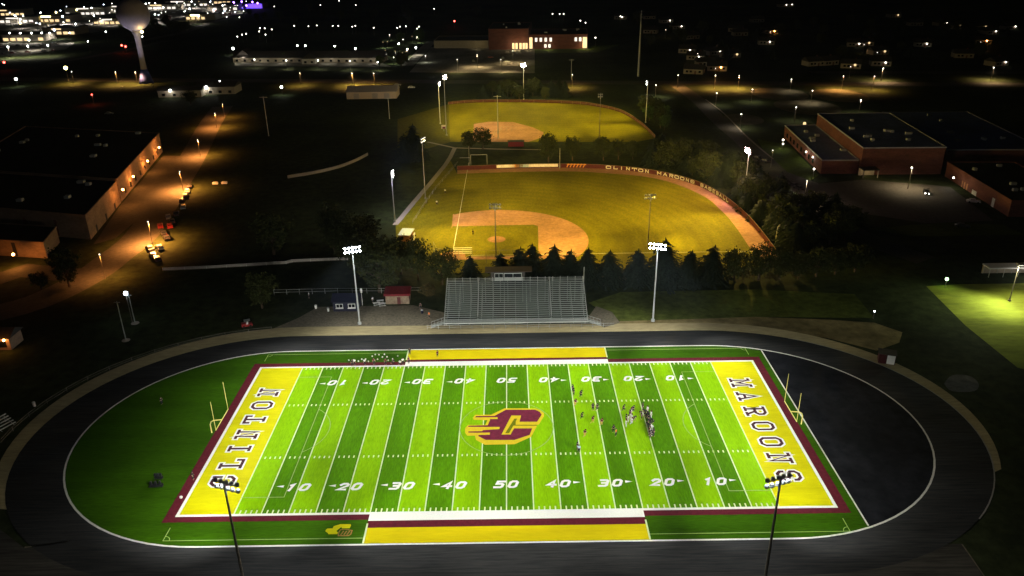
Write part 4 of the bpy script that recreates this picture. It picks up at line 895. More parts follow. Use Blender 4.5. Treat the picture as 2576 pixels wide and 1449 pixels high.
# ------------------------------------------------------------------ trees
def crown_conifer(seed, n=15, H=9., R=2.2):
    r = random.Random(seed); m = MB()
    for k in range(n):
        z = .8 + (H - 1.0) * (k / n) ** .95; rad = R * (1 - (z - .6) / H) ** .72 + .12; nb = 26 - int(14 * k / n)
        for b in range(nb):
            a = 2 * pi * (b + r.random() * .7) / nb; L = rad * r.choice([r.uniform(.4, .8), r.uniform(.75, 1.3)]); zz = z + r.uniform(-.4, .4)
            for j in range(4):
                f0 = .12 + j * .22; f1 = f0 + .34; w0 = .42 + .30 * (1 - f0); dz = -.30 * L * f1 + r.uniform(-.1, .1)
                a0 = a + r.uniform(-.22, .22)
                p0 = (cos(a) * L * f0, sin(a) * L * f0, zz - .2 * L * f0); c = (cos(a0) * L * f1, sin(a0) * L * f1, zz + dz)
                tx, ty = -sin(a0) * w0, cos(a0) * w0
                m.add([p0, (c[0] * .9 + tx, c[1] * .9 + ty, c[2] - .1), c, (c[0] * .9 - tx, c[1] * .9 - ty, c[2] + .08)], [(0, 1, 2, 3)])
    for b in range(8): a = b * .8; m.add([(0, 0, H + .5), (cos(a) * .25, sin(a) * .25, H - .5), (cos(a + .7) * .25, sin(a + .7) * .25, H - .6)], [(0, 1, 2)])
    return m
def crown_leafy(seed, H=8., R=3., n=95, per=26):
    r = random.Random(seed); m = MB()
    cl = []
    for k in range(n):
        while True:
            p = Vector((r.uniform(-1, 1), r.uniform(-1, 1), r.uniform(-1, 1)))
            if .35 < p.length < 1: break
        lob = 1 + .22 * sin(3 * atan2(p.y, p.x) + seed) + .12 * sin(5 * p.z + seed * 2)
        cl.append(Vector((p.x * R * lob, p.y * R * lob, H * .60 + p.z * H * .40)))
    for c in cl:
        for j in range(per):
            o = c + Vector((r.gauss(0, .42), r.gauss(0, .42), r.gauss(0, .34))); d = Vector((r.uniform(-1, 1), r.uniform(-1, 1), r.uniform(-.6, 1))).normalized()
            a = d.orthogonal().normalized() * r.uniform(.14, .30); b = d.cross(a).normalized() * r.uniform(.10, .22)
            m.add([o - a, o - b, o + a, o + b], [(0, 1, 2, 3)])
    return m, cl
def tree_proto(kind, seed, m, H, R, label, name):
    t = thing(name, label, 'tree', (0, 0, -300))
    tr = MB()
    if kind == 'c':
        cr = crown_conifer(seed, 15, H, R); tr.tube((0, 0, 0), (0, 0, H * .95), .2, .04, 7)
    else:
        cr, cl = crown_leafy(seed, H, R); tr.tube((0, 0, 0), (0, 0, H * .45), .26, .17, 8)
        for c in cl[::7]: tr.tube((0, 0, H * .3), c * .85, .09, .03, 5, False)
    cr.build('crown', m, t); tr.build('trunk', M['trunk'], t)
    return t
PROTO = {'p1': tree_proto('c', 1, M['pinelight'], 9, 4.3, '-', 'pine_tree'), 'p2': tree_proto('c', 2, M['pinelight'], 9, 4.9, '-', 'pine_tree'),
         'd1': tree_proto('d', 3, M['leaf'], 8, 3.0, '-', 'leafy_tree'), 'd2': tree_proto('d', 5, M['leaf'], 8, 3.3, '-', 'leafy_tree'), 'g1': tree_proto('d', 9, M['leaf_g'], 8, 3.1, '-', 'green_tree'),
         'h1': tree_proto('d', 11, M['hedge'], 8, 4.2, '-', 'shrub')}
HB = {'p1': 9.3, 'p2': 9.3, 'd1': 8.2, 'd2': 8.2, 'g1': 8.2, 'h1': 8.2}
used = set()
def tree(kind, u, v, h, label, group=None, wide=1., xy=None):
    p = xy or g2(u, v); k = h / HB[kind]; s = (k * wide, k * wide, k)
    o = PROTO[kind]
    if kind in used: o = dup(o, p, rnd.uniform(0, 6.2), label, group, s)
    else: used.add(kind); o.location = (p[0], p[1], 0); o.scale = s; o['label'] = label; 
    if group: o['group'] = group
    o.rotation_euler = (rnd.uniform(-.05, .05), rnd.uniform(-.05, .05), o.rotation_euler[2]); o['category'] = 'shrub' if kind == 'h1' else 'tree'
    return o
row = [(1185, 712, 645, 'p1'), (1262, 712, 640, 'p2'), (1310, 710, 624, 'p1'), (1343, 700, 617, 'p1'), (1395, 712, 622, 'p2'), (1436, 712, 632, 'p1'), (1480, 712, 628, 'p2'), (1536, 712, 632, 'p2'), (1605, 712, 630, 'p2'), (1672, 712, 606, 'p2'), (1732, 712, 632, 'p1'), (1787, 710, 622, 'p2'), (1846, 708, 632, 'd1'), (1908, 706, 622, 'd2'), (1960, 704, 634, 'd1')]
for i, (u, v, vt, k) in enumerate(row):
    b = G(u, v); h = (v - vt) / (FPX / 232 * .93) * 1.0
    tree(k, u, v, h, f'{ORD[i]} dark tree from the left in the row between the grandstand and the ball field', 'tree row behind the grandstand', 1.0 if k[0] == 'p' else 1.0)
for u, v, h, lab in ((2008, 702, 7.5, 'first rounded dark tree added right of the pine row to block stray light'), (2052, 696, 8.5, 'second rounded dark tree added right of the pine row to block stray light'), (2100, 690, 7.5, 'third rounded dark tree added right of the pine row to block stray light'), (2150, 684, 8, 'last rounded dark tree added right of the pine row to block stray light')): tree(rnd.choice(['d1', 'd2']), u, v, h, lab, None, 1.15)  # trees added past the row end to block ball-field light spill
for u, v, h, wd, k, lab in ((955, 735, 15, 1.05, 'd1', 'large dark leafy tree right of the left floodlight tower'), (905, 690, 13, 1.0, 'd2', 'dark leafy tree left of the big one, fading into the night'), (1052, 704, 12.5, .72, 'd2', 'narrow leafy tree in front of the pale blue dugout'), (1112, 716, 10.5, 1.15, 'd1', 'round olive leafy tree left of the grandstand'), (1010, 690, 11.5, .9, 'd1', 'leafy tree below the end of the concrete path'), (870, 625, 9, 1.0, 'd2', 'dim leafy tree near the dark dirt arc'), (690, 640, 13, 1.1, 'd1', 'black leafy tree in the dark field above the long pale wall'), (660, 775, 9.5, 1.0, 'd2', 'dim tree at the left end of the gravel yard'), (175, 722, 12, .8, 'd1', 'black tree beside the low block on the left street'), (105, 728, 5, 1.2, 'd2', 'small black tree at the lower left street'), (1075, 745, 3.4, 1.3, 'h1', 'yellowish shrub at the left rear corner of the grandstand'),
    (1040, 397, 15, .85, 'p2', 'tall broad dark conifer where the two paths meet'), (1022, 405, 12, .9, 'p1', 'shorter conifer left of the tall broad one'), (1060, 402, 10, .9, 'p1', 'short conifer right of the tall broad one'), (1180, 376, 8.5, 1.15, 'd1', 'left half of the bushy tree pair before the far infield'), (1215, 376, 10, 1.05, 'd2', 'right half of the bushy tree pair before the far infield'), (1380, 408, 12.5, .85, 'd1', 'dark domed tree behind the outfield banner'), (1440, 404, 10.5, .8, 'd2', 'dark domed tree behind the orange fence script'), (1518, 404, 10.5, .85, 'd1', 'dark domed tree at the foot of the far field light pole'), (1555, 402, 9, .7, 'd2', 'smaller domed tree right of the far field light pole'), (1592, 402, 8.5, .7, 'd1', 'smallest domed tree in the line behind the fence lettering'), (480, 262, 8, 1.2, 'd2', 'black tree in front of the two small workshops'), (1010, 168, 11, 1.2, 'd1', 'dark tree clump at the end of the shop drive')):
    tree(k, u, v, h, lab, None, wd)
def band(P, Q, n, kinds, hr, label, group, jit=3.):
    for i in range(n):
        t = (i + rnd.random() * .8) / n; j = t * (len(P) - 1); a = min(len(P) - 2, int(j)); f = j - a; e = rnd.random()
        A_ = [P[a][c] + (P[a + 1][c] - P[a][c]) * f for c in (0, 1)]; B_ = [Q[a][c] + (Q[a + 1][c] - Q[a][c]) * f for c in (0, 1)]
        xy = (A_[0] + (B_[0] - A_[0]) * e + rnd.uniform(-jit, jit) * .3, A_[1] + (B_[1] - A_[1]) * e)
        tree(rnd.choice(kinds), 0, 0, rnd.uniform(*hr), label, group, rnd.uniform(.85, 1.15), xy)
ins = [g2(*p) for p in ((1640, 416), (1720, 436), (1800, 468), (1865, 515), (1925, 580), (1975, 645))]; outs = [g2(*p) for p in ((1640, 398), (1750, 405), (1850, 430), (1925, 480), (1985, 540), (2050, 620))]
band(ins, outs, 104, ['p1', 'p2', 'p1', 'd1'], (7, 12), 'evergreen in the dense screen outside the curved outfield fence', 'evergreen screen outside the outfield fence')
band([g2(850, 640), g2(955, 700)], [g2(830, 595), g2(935, 625)], 10, ['d1', 'd2'], (8, 13), 'dark leafy tree in the clump between the left floodlight tower and the pale blue dugout', 'leafy clump left of the grandstand')
band([g2(1215, 252), g2(1430, 254)], [g2(1215, 238), g2(1430, 240)], 13, ['d1', 'p1', 'd2'], (7, 11), 'dim tree in the row behind the far field fence', 'trees behind the far field')
band([g2(1600, 285), g2(1660, 335)], [g2(1640, 280), g2(1690, 325)], 9, ['g1', 'd1'], (7, 11), 'greenish tree beside the right end of the far field', 'trees right of the far field')
band([g2(1980, 540), g2(2070, 620)], [g2(2060, 530), g2(2200, 620)], 14, ['d1', 'd2', 'p2'], (7, 12), 'black tree in the dark wood right of the ball field', 'dark wood right of the ball field')
band([g2(1480, 716), g2(2000, 708)], [g2(1480, 706), g2(2000, 698)], 18, ['h1'], (2.2, 3.4), 'low brownish shrub under the row of pines right of the grandstand', 'shrubs under the pine row')  # shrub band extended at its right end to stop light passing under the trees
band([g2(390, 96), g2(480, 82)], [g2(390, 66), g2(480, 60)], 8, ['d1', 'd2'], (9, 13), 'dark tree right of the water tank', 'trees by the water tower')
for u, v, h, k, lab in ((1056, 106, 12, 'g1', 'tree lit green beside the shop drive'), (1009, 106, 9, 'g1', 'smaller green lit tree left of the shop drive'), (870, 152, 8, 'g1', 'small tree strung with bright lights before the shop row'), (720, 155, 7, 'g1', 'bushy tree in front of the shop row'), (955, 166, 8, 'g1', 'round green tree at the right end of the shop row')): tree(k, u, v, h, lab, None, 1.0)
band([g2(1560, 150), g2(2500, 160)], [g2(1600, 60), g2(2560, 60)], 34, ['d1', 'd2', 'p2'], (7, 13), 'dark tree among the houses of the neighbourhood at upper right', 'neighbourhood trees', 10)
band([g2(560, 60), g2(1080, 70)], [g2(600, 20), g2(1300, 30)], 18, ['d1', 'd2'], (8, 13), 'dark tree in the black strip along the top of the photo', 'trees along the top', 10)

# ------------------------------------------------------------------ people
def skinned(verts, edges, rad, name, sub=1):
    me = bpy.data.meshes.new(name); me.from_pydata(verts, edges, []); o = bpy.data.objects.new(name, me); COL.objects.link(o)
    o.modifiers.new('s', 'SKIN')
    sd_ = me.skin_vertices[0].data
    for i, r in enumerate(rad): sd_[i].radius = (r, r)
    sd_[0].use_root = True
    ss = o.modifiers.new('u', 'SUBSURF'); ss.levels = ss.render_levels = sub
    dg = bpy.context.evaluated_depsgraph_get(); dg.update()
    out = bpy.data.meshes.new_from_object(o.evaluated_get(dg)); out.name = name
    bpy.data.objects.remove(o); bpy.data.meshes.remove(me)
    out.polygons.foreach_set('use_smooth', [True] * len(out.polygons))
    return out
POSES = {  # joints: pelvis height, chest, head, elbows/wrists L R, knees/ankles L R  (facing +y)
 'stand': dict(pel=(0, 0, .96), ch=(0, .01, 1.40), nk=(0, .02, 1.53), hd=(0, .03, 1.66), el=((-.30, -.03, 1.14), (.30, -.03, 1.14)), wr=((-.30, .10, .92), (.30, .08, .92)), kn=((-.13, .03, .50), (.13, .02, .50)), an=((-.15, -.02, .09), (.15, -.02, .09))),
 'run': dict(pel=(0, 0, .93), ch=(0, .14, 1.35), nk=(0, .19, 1.47), hd=(0, .25, 1.59), el=((-.30, -.14, 1.16), (.30, .22, 1.14)), wr=((-.24, .08, 1.02), (.20, .42, 1.22)), kn=((-.11, .34, .66), (.11, -.06, .50)), an=((-.12, .24, .24), (.13, -.42, .30))),
 'crouch': dict(pel=(0, -.18, .62), ch=(0, .20, .92), nk=(0, .32, .98), hd=(0, .43, 1.05), el=((-.30, .30, .66), (.30, .22, .62)), wr=((-.20, .48, .40), (.20, .42, .12)), kn=((-.22, .14, .50), (.22, .06, .48)), an=((-.24, -.16, .09), (.24, -.22, .09))),
 'sit': dict(pel=(0, 0, .14), ch=(0, -.06, .58), nk=(0, -.04, .70), hd=(0, 0, .83), el=((-.30, .04, .34), (.30, .04, .34)), wr=((-.20, .26, .40), (.20, .26, .40)), kn=((-.20, .42, .44), (.20, .42, .44)), an=((-.14, .60, .08), (.14, .60, .08))),
}
def person_meshes(key, d):
    V = [d['pel'], tuple((Vector(d['pel']) * .5 + Vector(d['ch']) * .5)), d['ch'], d['nk'], d['hd'], tuple(Vector(d['hd']) + Vector((0, .01, .10)))]
    R = [.14, .135, .155, .06, .095, .075]; Ed = [(0, 1), (1, 2), (2, 3), (3, 4), (4, 5)]
    arms = []; legs = []
    ch = Vector(d['ch'])
    for s, el, wr in zip((-1, 1), d['el'], d['wr']):
        sh = ch + Vector((s * .19, 0, .05)); i = len(V); el, wr = Vector(el), Vector(wr); dr = (wr - el).normalized(); hd = wr + dr * .08
        V += [tuple(sh), tuple(el), tuple(wr), tuple(hd)]; R += [.075, .05, .034, .036]; Ed += [(2, i), (i, i + 1), (i + 1, i + 2), (i + 2, i + 3)]; arms += [i, i + 1]
        sd_ = dr.cross(Vector((s, .3, .2))).normalized()
        for k in range(4):                      # four fingers of unequal length, slightly curled
            L = (.075, .085, .08, .062)[k]; f0 = hd + sd_ * (k - 1.5) * .020; f1 = f0 + dr * L * .55; f2 = f1 + dr * L * .4 + Vector((-s * .018, 0, -.006)); j = len(V)
            V += [tuple(f1), tuple(f2)]; R += [.009, .008]; Ed += [(i + 3, j), (j, j + 1)]
        th = wr + dr * .02 - sd_ * .045; j = len(V); V += [tuple(th), tuple(th + dr * .04)]; R += [.010, .009]; Ed += [(i + 2, j), (j, j + 1)]
    pel = Vector(d['pel'])
    for s, kn, an in zip((-1, 1), d['kn'], d['an']):
        hp = pel + Vector((s * .10, 0, -.04)); i = len(V); an = Vector(an); toe = an + Vector((s * .02, .17, -.05))
        V += [tuple(hp), kn, tuple(an), tuple(toe)]; R += [.105, .066, .044, .04]; Ed += [(0, i), (i, i + 1), (i + 1, i + 2), (i + 2, i + 3)]; legs += [i, i + 1, i + 2]
    body = skinned(V, Ed, R, 'body_' + key)
    def sub(ids, grow, nm, cut=None):
        mp = {a: k for k, a in enumerate(ids)}; vs = [V[a] for a in ids]
        if cut:
            for a, b, f in cut: vs[mp[b]] = tuple(Vector(V[a]) + (Vector(V[b]) - Vector(V[a])) * f)
        return skinned(vs, [(mp[a], mp[b]) for a, b in Ed if a in mp and b in mp], [R[a] + grow for a in ids], nm)
    jersey = sub([2, 1, 0] + arms, .030, 'jersey_' + key, [(arms[0], arms[1], .75), (arms[2], arms[3], .75), (1, 0, .7)])
    pants = sub([0] + legs, .020, 'pants_' + key, [(legs[1], legs[2], .75), (legs[4], legs[5], .75)])
    h = d['hd']; hm = MB(); hm.ball((h[0], h[1] - .005, h[2] + .05), .155, 12, 8); hm.tube((-.08, h[1] + .15, h[2] - .02), (.08, h[1] + .15, h[2] - .02), .012, .012, 5).tube((-.08, h[1] + .14, h[2] - .07), (.08, h[1] + .14, h[2] - .07), .012, .012, 5)
    ho = hm.build('helmet', M['jersey_k'], None, True); hmesh = ho.data; bpy.data.objects.remove(ho)
    hr = MB(); hr.lathe([(.11, -.02), (.122, .05), (.115, .11), (.08, .155), (.01, .17)], (h[0], h[1] - .02, h[2]), 12); hh = hr.build('hair', M['shingle'], None, True); hrm = hh.data; bpy.data.objects.remove(hh)
    for mm, dm in ((body, M['skin']), (jersey, M['jersey_w']), (pants, M['pants_k'])): mm.materials.clear(); mm.materials.append(dm)
    return body, jersey, pants, hmesh, hrm
PM = {k: person_meshes(k, d) for k, d in POSES.items()}
def person(p, rz, pose, shirt, trou, label, group=None, helmet=True):
    t = thing('person', label, 'person', p, rz, group)
    b, j, q, h, hr = PM[pose]
    for nm, me, m in (('body', b, None), ('jersey' if helmet else 'shirt', j, shirt), ('trousers', q, trou), ('helmet' if helmet else 'hair', h if helmet else hr, (shirt if shirt != 'jersey_w' else 'jersey_m') if helmet else None)):
        o = bpy.data.objects.new(nm, me); COL.objects.link(o); o.parent = t
        if m: o.material_slots[0].link = 'OBJECT'; o.material_slots[0].material = M[m]
    return t
Z = .045
def zp(x, y): p = G((1560 + x / 6.0375) / 1.118, (1060 + y / 6.0375) / 1.118, .9); return (p.x, p.y, Z)
solo = [(305, 195, 'jersey_k', 'stand', 'farthest dark-clad person on the field, by the white line right of midfield'), (326, 255, 'jersey_k', 'stand', 'dark-clad person just below the farthest one'), (440, 290, 'jersey_k', 'run', 'dark-clad player running alone right of the farthest pair'), (345, 440, 'jersey_m', 'run', 'maroon-clad player on the upper hash dots'), (650, 510, 'jersey_k', 'stand', 'left of two dark players flanking a white yard line'), (714, 520, 'jersey_k', 'run', 'right of two dark players flanking a white yard line'), (455, 662, 'jersey_k', 'run', 'lone dark player in the lime stripe nearest the emblem'), (640, 730, 'jersey_m', 'run', 'lone maroon player in the middle of the lime stripe'), (505, 960, 'jersey_m', 'run', 'lone player low in the lime stripe above the lower hash dots'), (1000, 885, 'jersey_k', 'stand', 'dark-clad person beside the one in orange'), (1042, 945, 'jersey_o', 'stand', 'person in a bright orange vest'), (385, 1180, 'jersey_k', 'stand', 'dark-clad person on the lower hash dots with a long shadow'), (412, 1222, 'jersey_b', 'stand', 'person in a pale blue shirt on the lower hash dots'), (1165, 530, 'jersey_k', 'run', 'dark player just above the smaller bunch of players'), (790, 770, 'jersey_m', 'run', 'maroon player left of the dark green stripe')]
for x, y, m, po, lab in solo: person(zp(x, y), rnd.uniform(0, 6.28) if po == 'stand' else radians(-80) + rnd.uniform(-.4, .4), po, m, 'pants_k' if m != 'jersey_m' else 'pants_g', lab, 'people on the football field', m in ('jersey_m', 'jersey_k'))
for (L, nm) in (([(1275, 605, 0), (1300, 585, 1), (1215, 700, 0), (1250, 712, 1), (1285, 672, 1), (1312, 692, 1), (1342, 680, 0), (1325, 548, 0), (1213, 790, 1), (1300, 752, 1)], 'smaller bunch'), ([(1500, 505, 0), (1475, 655, 0), (1482, 600, 1), (1530, 562, 0), (1560, 628, 0), (1580, 555, 1), (1588, 592, 0), (1604, 645, 0), (1590, 702, 0), (1640, 640, 1), (1662, 722, 0), (1625, 742, 0), (1600, 800, 0), (1652, 820, 1), (1620, 872, 0), (1642, 892, 1), (1682, 932, 0), (1642, 940, 1), (1620, 985, 0), (1662, 968, 0)], 'larger bunch')):
    for x, y, wh in L:
        po = rnd.choice(['crouch', 'stand', 'run', 'stand'])
        person(zp(x, y), radians(90 if nm == 'larger bunch' else -90) + rnd.uniform(-.6, .6), po, 'jersey_w' if wh else 'jersey_k', 'pants_w' if wh else 'pants_k', f"player in a {'white' if wh else 'dark'} jersey in the {nm} of players right of midfield", f"{'white' if wh else 'dark'} jerseys in the {nm}")
def zs(x, y, h=.6): p = G((960 + x / 12.88) / 1.118, (970 + y / 12.88) / 1.118, h); return (p.x, p.y, .04)
for x, y, m, po, lab in ((400, 690, 'jersey_k', 'stand', 'dark-clad person at the left end of the sideline gear'), (480, 665, 'jersey_w', 'stand', 'white-shirted person at the left end of the sideline gear'), (850, 665, 'jersey_w', 'stand', 'white-shirted person on the maroon far sideline, second from the left'), (1180, 640, 'jersey_m', 'stand', 'maroon-shirted person in the middle of the far sideline gear'), (1600, 650, 'jersey_m', 'stand', 'maroon-shirted person right of the middle of the far sideline'), (1880, 560, 'jersey_k', 'sit', 'dark-clad person sitting among the sideline gear'), (2120, 600, 'jersey_w', 'sit', 'white-shirted person sitting near the yellow team box'), (2230, 640, 'jersey_w', 'stand', 'white-shirted person beside the corner of the yellow team box'), (2440, 600, 'jersey_m', 'stand', 'maroon-shirted person at the left end of the far team box')):
    person(zs(x, y), rnd.uniform(2.2, 4), po, m, 'pants_k', lab, 'people on the far sideline', False)
hz = None
for x, y in ((270, 555), (620, 590), (740, 520), (880, 517), (1120, 412), (1230, 352), (1362, 357), (1490, 440), (1185, 550), (1312, 522), (1562, 342), (1655, 432), (1862, 512), (2040, 400), (1700, 560), (980, 600)):
    p = zs(x, y, .15)
    if hz is None:
        hz = thing('helmet', 'white helmet lying on the green far sideline left of the yellow team box', 'helmet', p, 0, 'helmets lying on the far sideline')
        MB().ball((0, 0, .13), .17, 10, 6).build('shell', M['jersey_w'], hz, True); MB().tube((-.1, .2, .1), (.1, .2, .1), .02, .02, 5).build('face_mask', M['housing'], hz)
    else: dup(hz, p, rnd.uniform(0, 6), hz['label'])
for p, m, lab, hd in ((g2(1031, 893), 'jersey_k', 'dark-clad person at the left end of the yellow far team box', 0), (g2(1101, 899), 'jersey_m', 'maroon-shirted person on the yellow far team box', 0), (g2(487, 1207), 'jersey_k', 'dark-clad person on the maroon border beside CLINTON', 0), (g2(408, 1018), 'jersey_k', 'dim person alone on the dark left turf', 0), (g2(1058, 778), 'jersey_k', 'dark-clad person at the left corner of the grandstand', 0), (g2(778, 750), 'jersey_w', 'white-shirted person left of the blue hut', 0), (g2(938, 762), 'jersey_w', 'white-shirted person by the picnic tables', 0), (g2(1080, 800), 'jersey_o', 'person in orange near the left ramp of the grandstand', 0)):
    person((p[0], p[1], .03), rnd.uniform(0, 6), 'stand', m, 'pants_k', lab, None, False)
# a few fielders on the ball field
for u, v, m, lab in ((1099, 516, 'jersey_w', 'white-shirted fielder left of the infield'), (1120, 487, 'jersey_w', 'white-shirted fielder nearest the concrete path'), (1190, 592, 'jersey_k', 'dark-clad fielder on the infield grass')):
    person((*g2(u, v), .015), 0, 'stand', m, 'pants_k', lab, None, False)

# ------------------------------------------------------------------ vehicles
def car_mesh(body):
    prof = [(-2.2, .35), (-2.2, .85), (-1.75, .98), (-1.2, 1.42), (.35, 1.45), (1.05, .98), (2.05, .82), (2.2, .60), (2.2, .35)]
    m = MB(); n = len(prof)
    for x, z in prof: m.v.append((x, -.85 if z < 1.1 else -.68, z))
    for x, z in prof: m.v.append((x, .85 if z < 1.1 else .68, z))
    m.f += [(i, (i + 1) % n, n + (i + 1) % n, n + i) for i in range(n)] + [tuple(range(n - 1, -1, -1)), tuple(range(n, 2 * n))]; m.mi = [0] * len(m.f)
    return m
def car(label, p, rz, paint, lights=False, group='cars parked along the left street'):
    t = thing('car', label, 'car', p, rz, group)
    car_mesh(0).build('body', M[paint], t)
    g = MB(); g.box((-.4, 0, 1.20), (1.3, 1.56, .30)).box((.72, 0, 1.2), (.10, 1.3, .34)).box((-1.5, 0, 1.2), (.08, 1.3, .3)); g.build('window_glass', M['glassdark'], t)
    for x in (-1.35, 1.35):
        for y in (-.82, .82): wo = MB().tube((x, y - .1, .33), (x, y + .1, .33), .33, .33, 12).build('wheel', M['tyre'], t); 
    for y in (-.6, .6):
        MB().box((2.2, y, .66), (.06, .34, .16)).build('headlight', E_['head'] if lights else M['white'], t); MB().box((-2.21, y, .76), (.05, .3, .14)).build('tail_light', M['car_r'], t)
    return t
for k, (u, v, rz, pt, lt, lab) in enumerate(((424, 549, 2.0, 'car_s', 0, 'silver car glinting halfway up the left street'), (444, 541, 1.9, 'car_k', 0, 'dark car behind the glinting silver car'), (458, 508, 1.9, 'car_k', 0, 'farthest dark car parked along the left street'), (462, 524, 1.9, 'car_s', 0, 'grey car parked just in front of the farthest dark car'), (404, 572, 2.0, 'car_r', 0, 'dark red car parked below the silver car'), (412, 590, 2.1, 'car_k', 0, 'black car below the dark red car'), (378, 628, 2.2, 'car_s', 0, 'silver car at the top of the nearest group on the left street'), (402, 626, 2.2, 'car_w', 0, 'pale car right of the nearest silver car'), (386, 646, 2.2, 'car_k', 0, 'nearest black car parked along the left street'))):
    car(lab, (*g2(u, v), .02), rz, pt, lt)
for k, (u, v, rz, pt) in enumerate(((468, 496, 1.9, 'car_k'), (472, 484, 1.9, 'car_w'), (478, 472, 1.9, 'car_k'), (434, 560, 2.0, 'car_k'), (428, 572, 2.0, 'car_r'), (420, 602, 2.1, 'car_k'), (396, 655, 2.2, 'car_k'))): car('dark or pale car half hidden in the shadow beside the left street', (*g2(u, v), .02), rz, pt, 0, 'shadowed cars beside the left street')
car('car with glaring headlights on the school driveway', (*g2(2330, 487), .012), radians(-110), 'car_k', True, None)
cr_ = None
for u, v, lab in ((1998, 470, 'dark car parked nearest the left of the school lot'), (2008, 476, 'dark car second from the left in the school lot'), (2420, 572, 'black car parked alone at the bottom of the school lot'), (1925, 408, 'dark car in the row along the school drive'), (1905, 400, 'dark car at the far end of the row along the school drive'), (2448, 510, 'pale van-like car by the brick wing')): car(lab, (*g2(u, v), .012), radians(rnd.choice([-60, -20, 110])), 'car_k' if 'pale' not in lab else 'car_w', False, None)
for u, v, lab, pt in ((1234, 146, 'orange-lit car in the high school lot', 'car_r'), (1035, 222, 'white box truck beside the barn', 'car_w'), (1000, 216, 'pale car behind the barn', 'car_s'), (275, 288, 'grey car in the dark lot at the left', 'car_s')): car(lab, g2(u, v), .1, pt, False, None)
fm = car_mesh(0); fm.f = fm.f; far0 = None
def farcar(u, v, paint, rz):
    global far0
    p = g2(u, v)
    if far0 is None:
        far0 = car_mesh(0); far0.cur = 0; far0 = far0.build('car', M['car_s']); tag(far0, '-', 'car'); c = far0; c.location = (p[0], p[1], .01); c.rotation_euler = (0, 0, rz)
    else: c = dup(far0, (p[0], p[1], .01), rz, '-')
    c.material_slots[0].link = 'OBJECT'; c.material_slots[0].material = M[paint]; return c
for (us, vs, n, z) in (((0, 140), (110, 136), 16, 'the yellowish lot at the left edge'), ((10, 280), (46, 72), 26, 'the bright lots left of the water tank'), ((385, 590), (12, 50), 26, 'the bright lots right of the water tank'), ((1100, 1320), (128, 170), 6, 'the high school lot')):
    for i in range(n):
        pt = rnd.choice(['car_s', 'car_w', 'car_k', 'car_r']); c = farcar(us[0] + (us[1] - us[0]) * rnd.random(), vs[0] + (vs[1] - vs[0]) * rnd.random(), pt, rnd.choice([0, pi / 2]) + .1)
        c['label'] = {'car_s': 'silver', 'car_w': 'white', 'car_k': 'black', 'car_r': 'red'}[pt] + ' car parked in ' + z; c['group'] = c['label'].replace('car', 'cars', 1)
ut = thing('utility_cart', 'dark red utility cart parked beside the track left of the gravel yard', 'cart', g2(622, 822), .4)
MB().box((0, 0, .35), (2.6, 1.3, .5), base=True).box((-.7, 0, .85), (1.1, 1.3, .3), base=True).build('body', M['car_r'], ut); MB().box((.15, 0, 1.75), (1.5, 1.3, .06)).build('roof', M['housing'], ut); MB().box((.1, 0, .85), (.5, 1.1, .5), base=True).build('seat', M['white'], ut)
for x in (-.8, .8):
    for y in (-.62, .62): MB().tube((x, y - .12, .32), (x, y + .12, .32), .32, .32, 10).build('wheel', M['tyre'], ut)
lbz = thing('small_bleacher', 'white plank bleacher cut off by the left edge of the photo', 'bleacher', (*g2(4, 1085), 0), 1.1)
for k in range(5): MB().box((0, k * .65, .4 + k * .3), (6, .3, .06)).build('plank', M['white'], lbz)
f = MB()
for x in (-2.5, 0, 2.5): f.tube((x, -.2, 0), (x, 2.8, 1.6), .04, .04, 5).tube((x, 2.6, 0), (x, 2.6, 1.6), .04, .04, 5)
f.build('frame', M['galv'], lbz)
bin_('pinkish barrel standing left of the track bend', g2(87, 1022), 'barnwall')
# twin practice light poles by the left bend
for (u, v, h, dx, lab) in ((317, 856, 10.4, -.9, 'taller dim pole on a concrete foot by the left bend'), (340, 813, 8.0, -.6, 'shorter dim pole behind the taller one by the left bend')):
    t = thing('lamp_post', lab, 'pole', g2(u, v)); MB().tube((0, 0, 0), (0, 0, h), .14, .09, 7).build('pole', M['galv'], t); MB().lathe([(1.0, 0), (.9, .12), (.4, .35)], n=12).build('footing', M['path'], t); MB().box((0, 0, h - .3), (1.4, .12, .12)).build('crossarm', M['galv'], t)
p = G(316, 738, 8); t = thing('lamp_post', 'lamp post with a glaring greenish white head by the left bend', 'lamp post', (p.x, p.y, 0)); MB().tube((0, 0, 0), (0, 0, 7.6), .10, .07, 7).build('pole', M['darkpole'], t); MB().ball((0, 0, 8), .5, 10, 6).build('lamp_head', E_['cool'], t); glow(t, (0, -.9, 7.4), 60, (.7, .9, 1))
for k, (u, v) in enumerate(((542, 463), (565, 462))): t = thing('concrete_block', ['left pale block in the dark beside the left street', 'right pale block in the dark beside the left street'][k], 'block', g2(u, v)); MB().prism([(-1.1, -.5), (1.1, -.5), (1.0, .5), (-1.0, .5)], 0, .8).build('block', M['white'], t); MB().box((0, 0, .8), (1.6, .5, .12), base=True).build('cap', M['white'], t)

